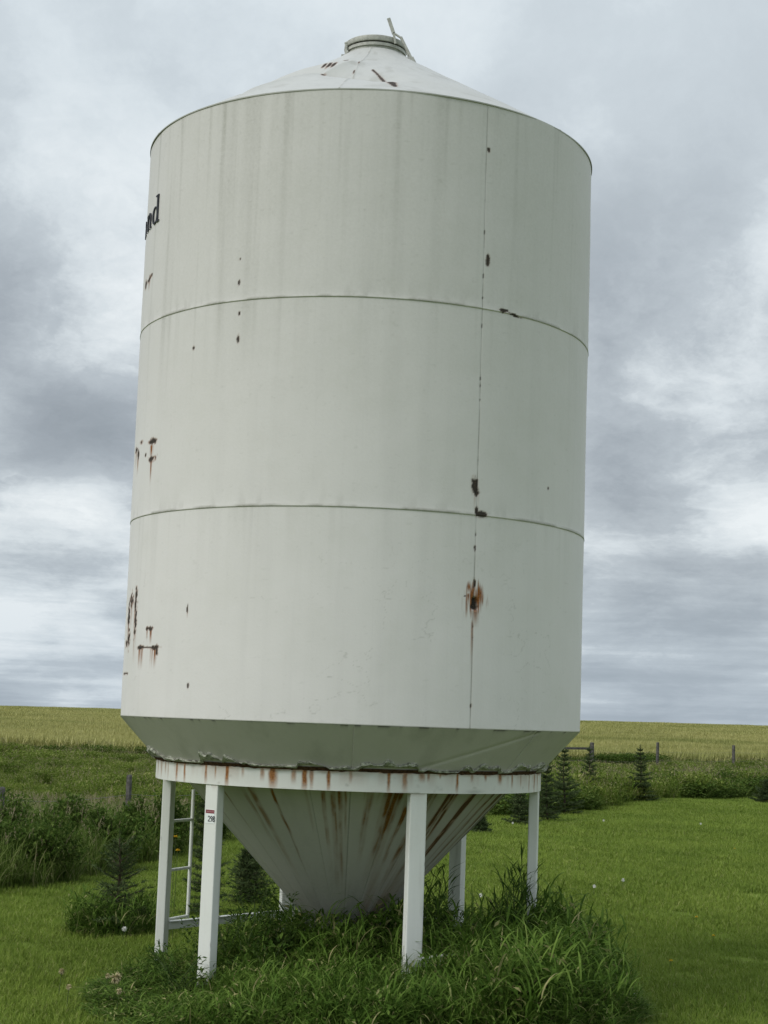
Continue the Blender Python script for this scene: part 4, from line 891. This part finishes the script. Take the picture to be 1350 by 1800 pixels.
BU = [(-3.30, 8.9, .78, .42, 'dark leafy shrub in the brome between the two left fence posts'), (-2.55, 9.3, .70, .36, 'dark green shrub below the left fence post nearest the bin'),
      (-3.55, 6.2, .66, .50, 'low dark shrub at the near edge of the brome on the far left'), (-4.4, 9.2, .80, .50, 'grey green shrub beside the leftmost fence post'),
      (8.6, 34.2, .60, 1.1, 'low dark shrub at the lawn edge just right of the lone spruce'), (10.6, 37.0, .62, .9, 'dark clump of shrub in the field edge halfway to the right fence post'), (6.0, 31.8, .65, .8, 'dark low shrub at the lawn edge just left of the lone spruce')]
BU += [(-3.05, 5.9, .74, .46, 'dark rounded shrub at the near edge of the brome, second in from the far left'), (-2.55, 7.6, .78, .44, 'dark rounded shrub at the edge of the brome closest to the ladder leg'), (-2.2, 9.4, .80, .40, 'tall dark shrub in the brome just left of the ladder leg'),
       (-3.75, 7.7, .80, .50, 'dense dark shrub in the brome below the leftmost fence post'), (-4.7, 7.4, .85, .55, 'dense dark shrub at the far left below the leftmost fence post'), (-1.80, 11.8, .75, .45, 'dark shrub in the brome seen between the ladder and the numbered leg')]
for k, b in enumerate(BU): bush(*b[:4], b[4], 400+k)

# leafy weeds growing up through the grass under the bin
def weed(x, y, h, label, seed, n_st=5, flower=False, strap=False):
    global rng
    keep = rng; rng = np.random.default_rng(seed)
    root = empty('leafy_weed', (x, y, float(gh(x, y))-.01), label=label, category='weed', group='leafy weeds among the legs')
    mb = MB(); P_ = []; D_ = []; tips = []
    for k in range(n_st):
        a = rng.uniform(0, 6.28); ln = rng.uniform(.08, .24); hh = h*rng.uniform(.7, 1.05); p0 = np.array([rng.uniform(-.06, .06), rng.uniform(-.06, .06), 0]); p1 = p0+np.array([math.cos(a)*ln, math.sin(a)*ln, hh])
        ts = np.linspace(0, 1, 7)[:, None]; pts = p0+(p1-p0)*ts+np.array([math.cos(a), math.sin(a), 0])*(-.05*np.sin(ts*PI)); mb.tube(pts, np.linspace(.0045, .0018, 7), 5); tips.append(p1)
        for q, t in enumerate(np.linspace(.12, 1, int(hh/.018))):
            b = q*2.4+k; c_ = p0+(p1-p0)*t; l = .16*(1-t*.75)
            for s in range(3):
                d = np.array([math.cos(b+s*2.1), math.sin(b+s*2.1), .45+rng.uniform(-.3, .3)]); P_.append(c_+d*rng.uniform(0, l*.6)); D_.append(d+rng.normal(0, .35, 3))
    n = len(P_); pb = PB(); Dn = np.array(D_)
    if strap: Dn[:, 2] = np.abs(Dn[:, 2])+.9; P_ = P_[::3]; Dn = Dn[::3]; n = len(P_)
    V, F, t, a = leaves_at(np.array(P_), Dn, U(.10, .19, n) if strap else U(.025, .06, n), U(.008, .014, n) if strap else U(.010, .022, n)); pb.add(V, F, t, a)
    obj('stems', mb.mesh('stems', [M_stem]), root); obj('leaves', pb.mesh('leaves', [M_weed]), root, kind='stuff')
    if flower:
        m_ = 40; pb = PB(); V, F, t, a = leaves_at(np.tile(tips[0]+np.array([0, 0, .005]), (m_, 1)), rng.normal(0, 1, (m_, 3))+np.array([0, 0, .6]), U(.012, .022, m_), U(.004, .007, m_)); pb.add(V, F, t, a); obj('flower', pb.mesh('flower', [M_purple]), root)
    rng = keep
WD = [(-.66, -.62, .66, 'tall leafy weed with one pale purple flower beside the leg with the number sticker', 6, True), (-.42, -.55, .62, 'tall dark leafy weed against the left side of the hopper tip', 6, False),
      (-.80, -.30, .48, 'short leafy weed close behind the leg with the number sticker', 5, False), (-.62, .20, .60, 'leafy weed further in under the hopper, left of its tip', 6, False),
      (-.95, -1.1, .34, 'low leafy weed in front of the leg with the number sticker', 6, False), (-1.05, -.62, .30, 'low leafy weed between the two left front legs', 6, False), (-.45, -1.0, .44, 'leafy weed in front of the hopper left of centre', 6, False),
      (1.10, -.36, .84, 'dark upright weed standing before the right front leg', 9, False, True), (.60, .62, .72, 'dark upright weed before the rear leg on the right', 9, False, True), (.42, -.42, .60, 'dark leafy weed just left of the front leg right of centre', 4, False)]
for k, b in enumerate(WD): weed(b[0], b[1], b[2], b[3], 500+k, b[4], b[5], len(b) > 6)

# dandelions and dry flower heads -------------------------------------------------
def flower_head(name, label, x, y, h, rad, mtl, group, cat, seed, star=True):
    global rng
    keep = rng; rng = np.random.default_rng(seed)
    z_ = float(gh(x, y)); root = empty(name, (x, y, z_), label=label, category=cat, group=group)
    mb = MB(); mb.tube([(0, 0, 0), (.005, .002, h*.5), (.01, 0, h)], .002, 5); obj('stem', mb.mesh('stem', [M_stem]), root)
    n = 70; D = rng.normal(0, 1, (n, 3)); D /= np.linalg.norm(D, axis=1, keepdims=True)
    if not star: D[:, 2] = np.abs(D[:, 2])*.5
    pb = PB(); V, F, t, a = leaves_at(np.tile([[.01, 0, h]], (n, 1))+D*rad*.15, D, np.full(n, rad), np.full(n, rad*.35)); pb.add(V, F, t, a); obj('head', pb.mesh('head', [mtl]), root)
    rng = keep
k = 0
for x, y, wh in [(2.56, 6.26, 'left of a close pair on the lawn right of the bin'), (2.97, 6.96, 'right of a close pair on the lawn beyond the bin'), (1.80, -.62, 'at the right foot of the tall grass mound'), (1.30, 5.14, 'between the two rear right legs'),
                 (-1.66, 1.69, 'just in front of the ragged left spruce'), (2.72, 16.7, 'at the foot of the spruces behind the right leg'), (4.46, 18.3, 'on the far lawn just right of the spruce group'), (6.2, 18.5, 'on the far lawn below the lone spruce')]:
    flower_head('dandelion', 'white dandelion seed head '+wh, x, y, .11, .019, M_puff, 'white dandelion seed heads in the lawn', 'dandelion', 600+k); k += 1
for x, y, wh in [(3.20, 4.23, 'farther one of the near pair right of the grass mound'), (3.08, 2.95, 'nearer one of the near pair right of the grass mound'), (2.41, 1.30, 'closest to the tall grass mound'), (5.6, 13.24, 'alone far out on the right lawn')]:
    flower_head('dandelion', 'yellow dandelion flower '+wh, x, y, .07, .014, M_yellow, 'yellow dandelions in the lawn', 'dandelion', 600+k, False); k += 1
for x, y, h, wh in [(-1.30, 1.60, .81, 'upper'), (-1.29, 1.72, .70, 'lower')]:
    flower_head('wild_flower', wh+' of two yellow wild flowers behind the ladder rungs', x, y, h, .017, M_yellow, 'yellow flowers behind the ladder', 'flower', 600+k, False); k += 1
for x, y, h, r, wh in [(-1.72, -.75, .15, .02, 'small pale dried flower head farthest left in the low grass'), (-1.42, -.88, .15, .017, 'small pale dried flower head nearest the ladder leg'), (-1.33, -1.20, .19, .034, 'largest pale dried flower head in the low grass, a ragged cluster'),
                    (-1.58, -1.32, .15, .017, 'small pale dried flower head left of and below the ragged cluster'), (-1.27, -1.48, .16, .018, 'small pale dried flower head nearest the bottom edge of the photo')]:
    flower_head('dried_flower', wh, x, y, h, r, M_straw, 'dried flower heads in the near left grass', 'flower', 600+k); k += 1
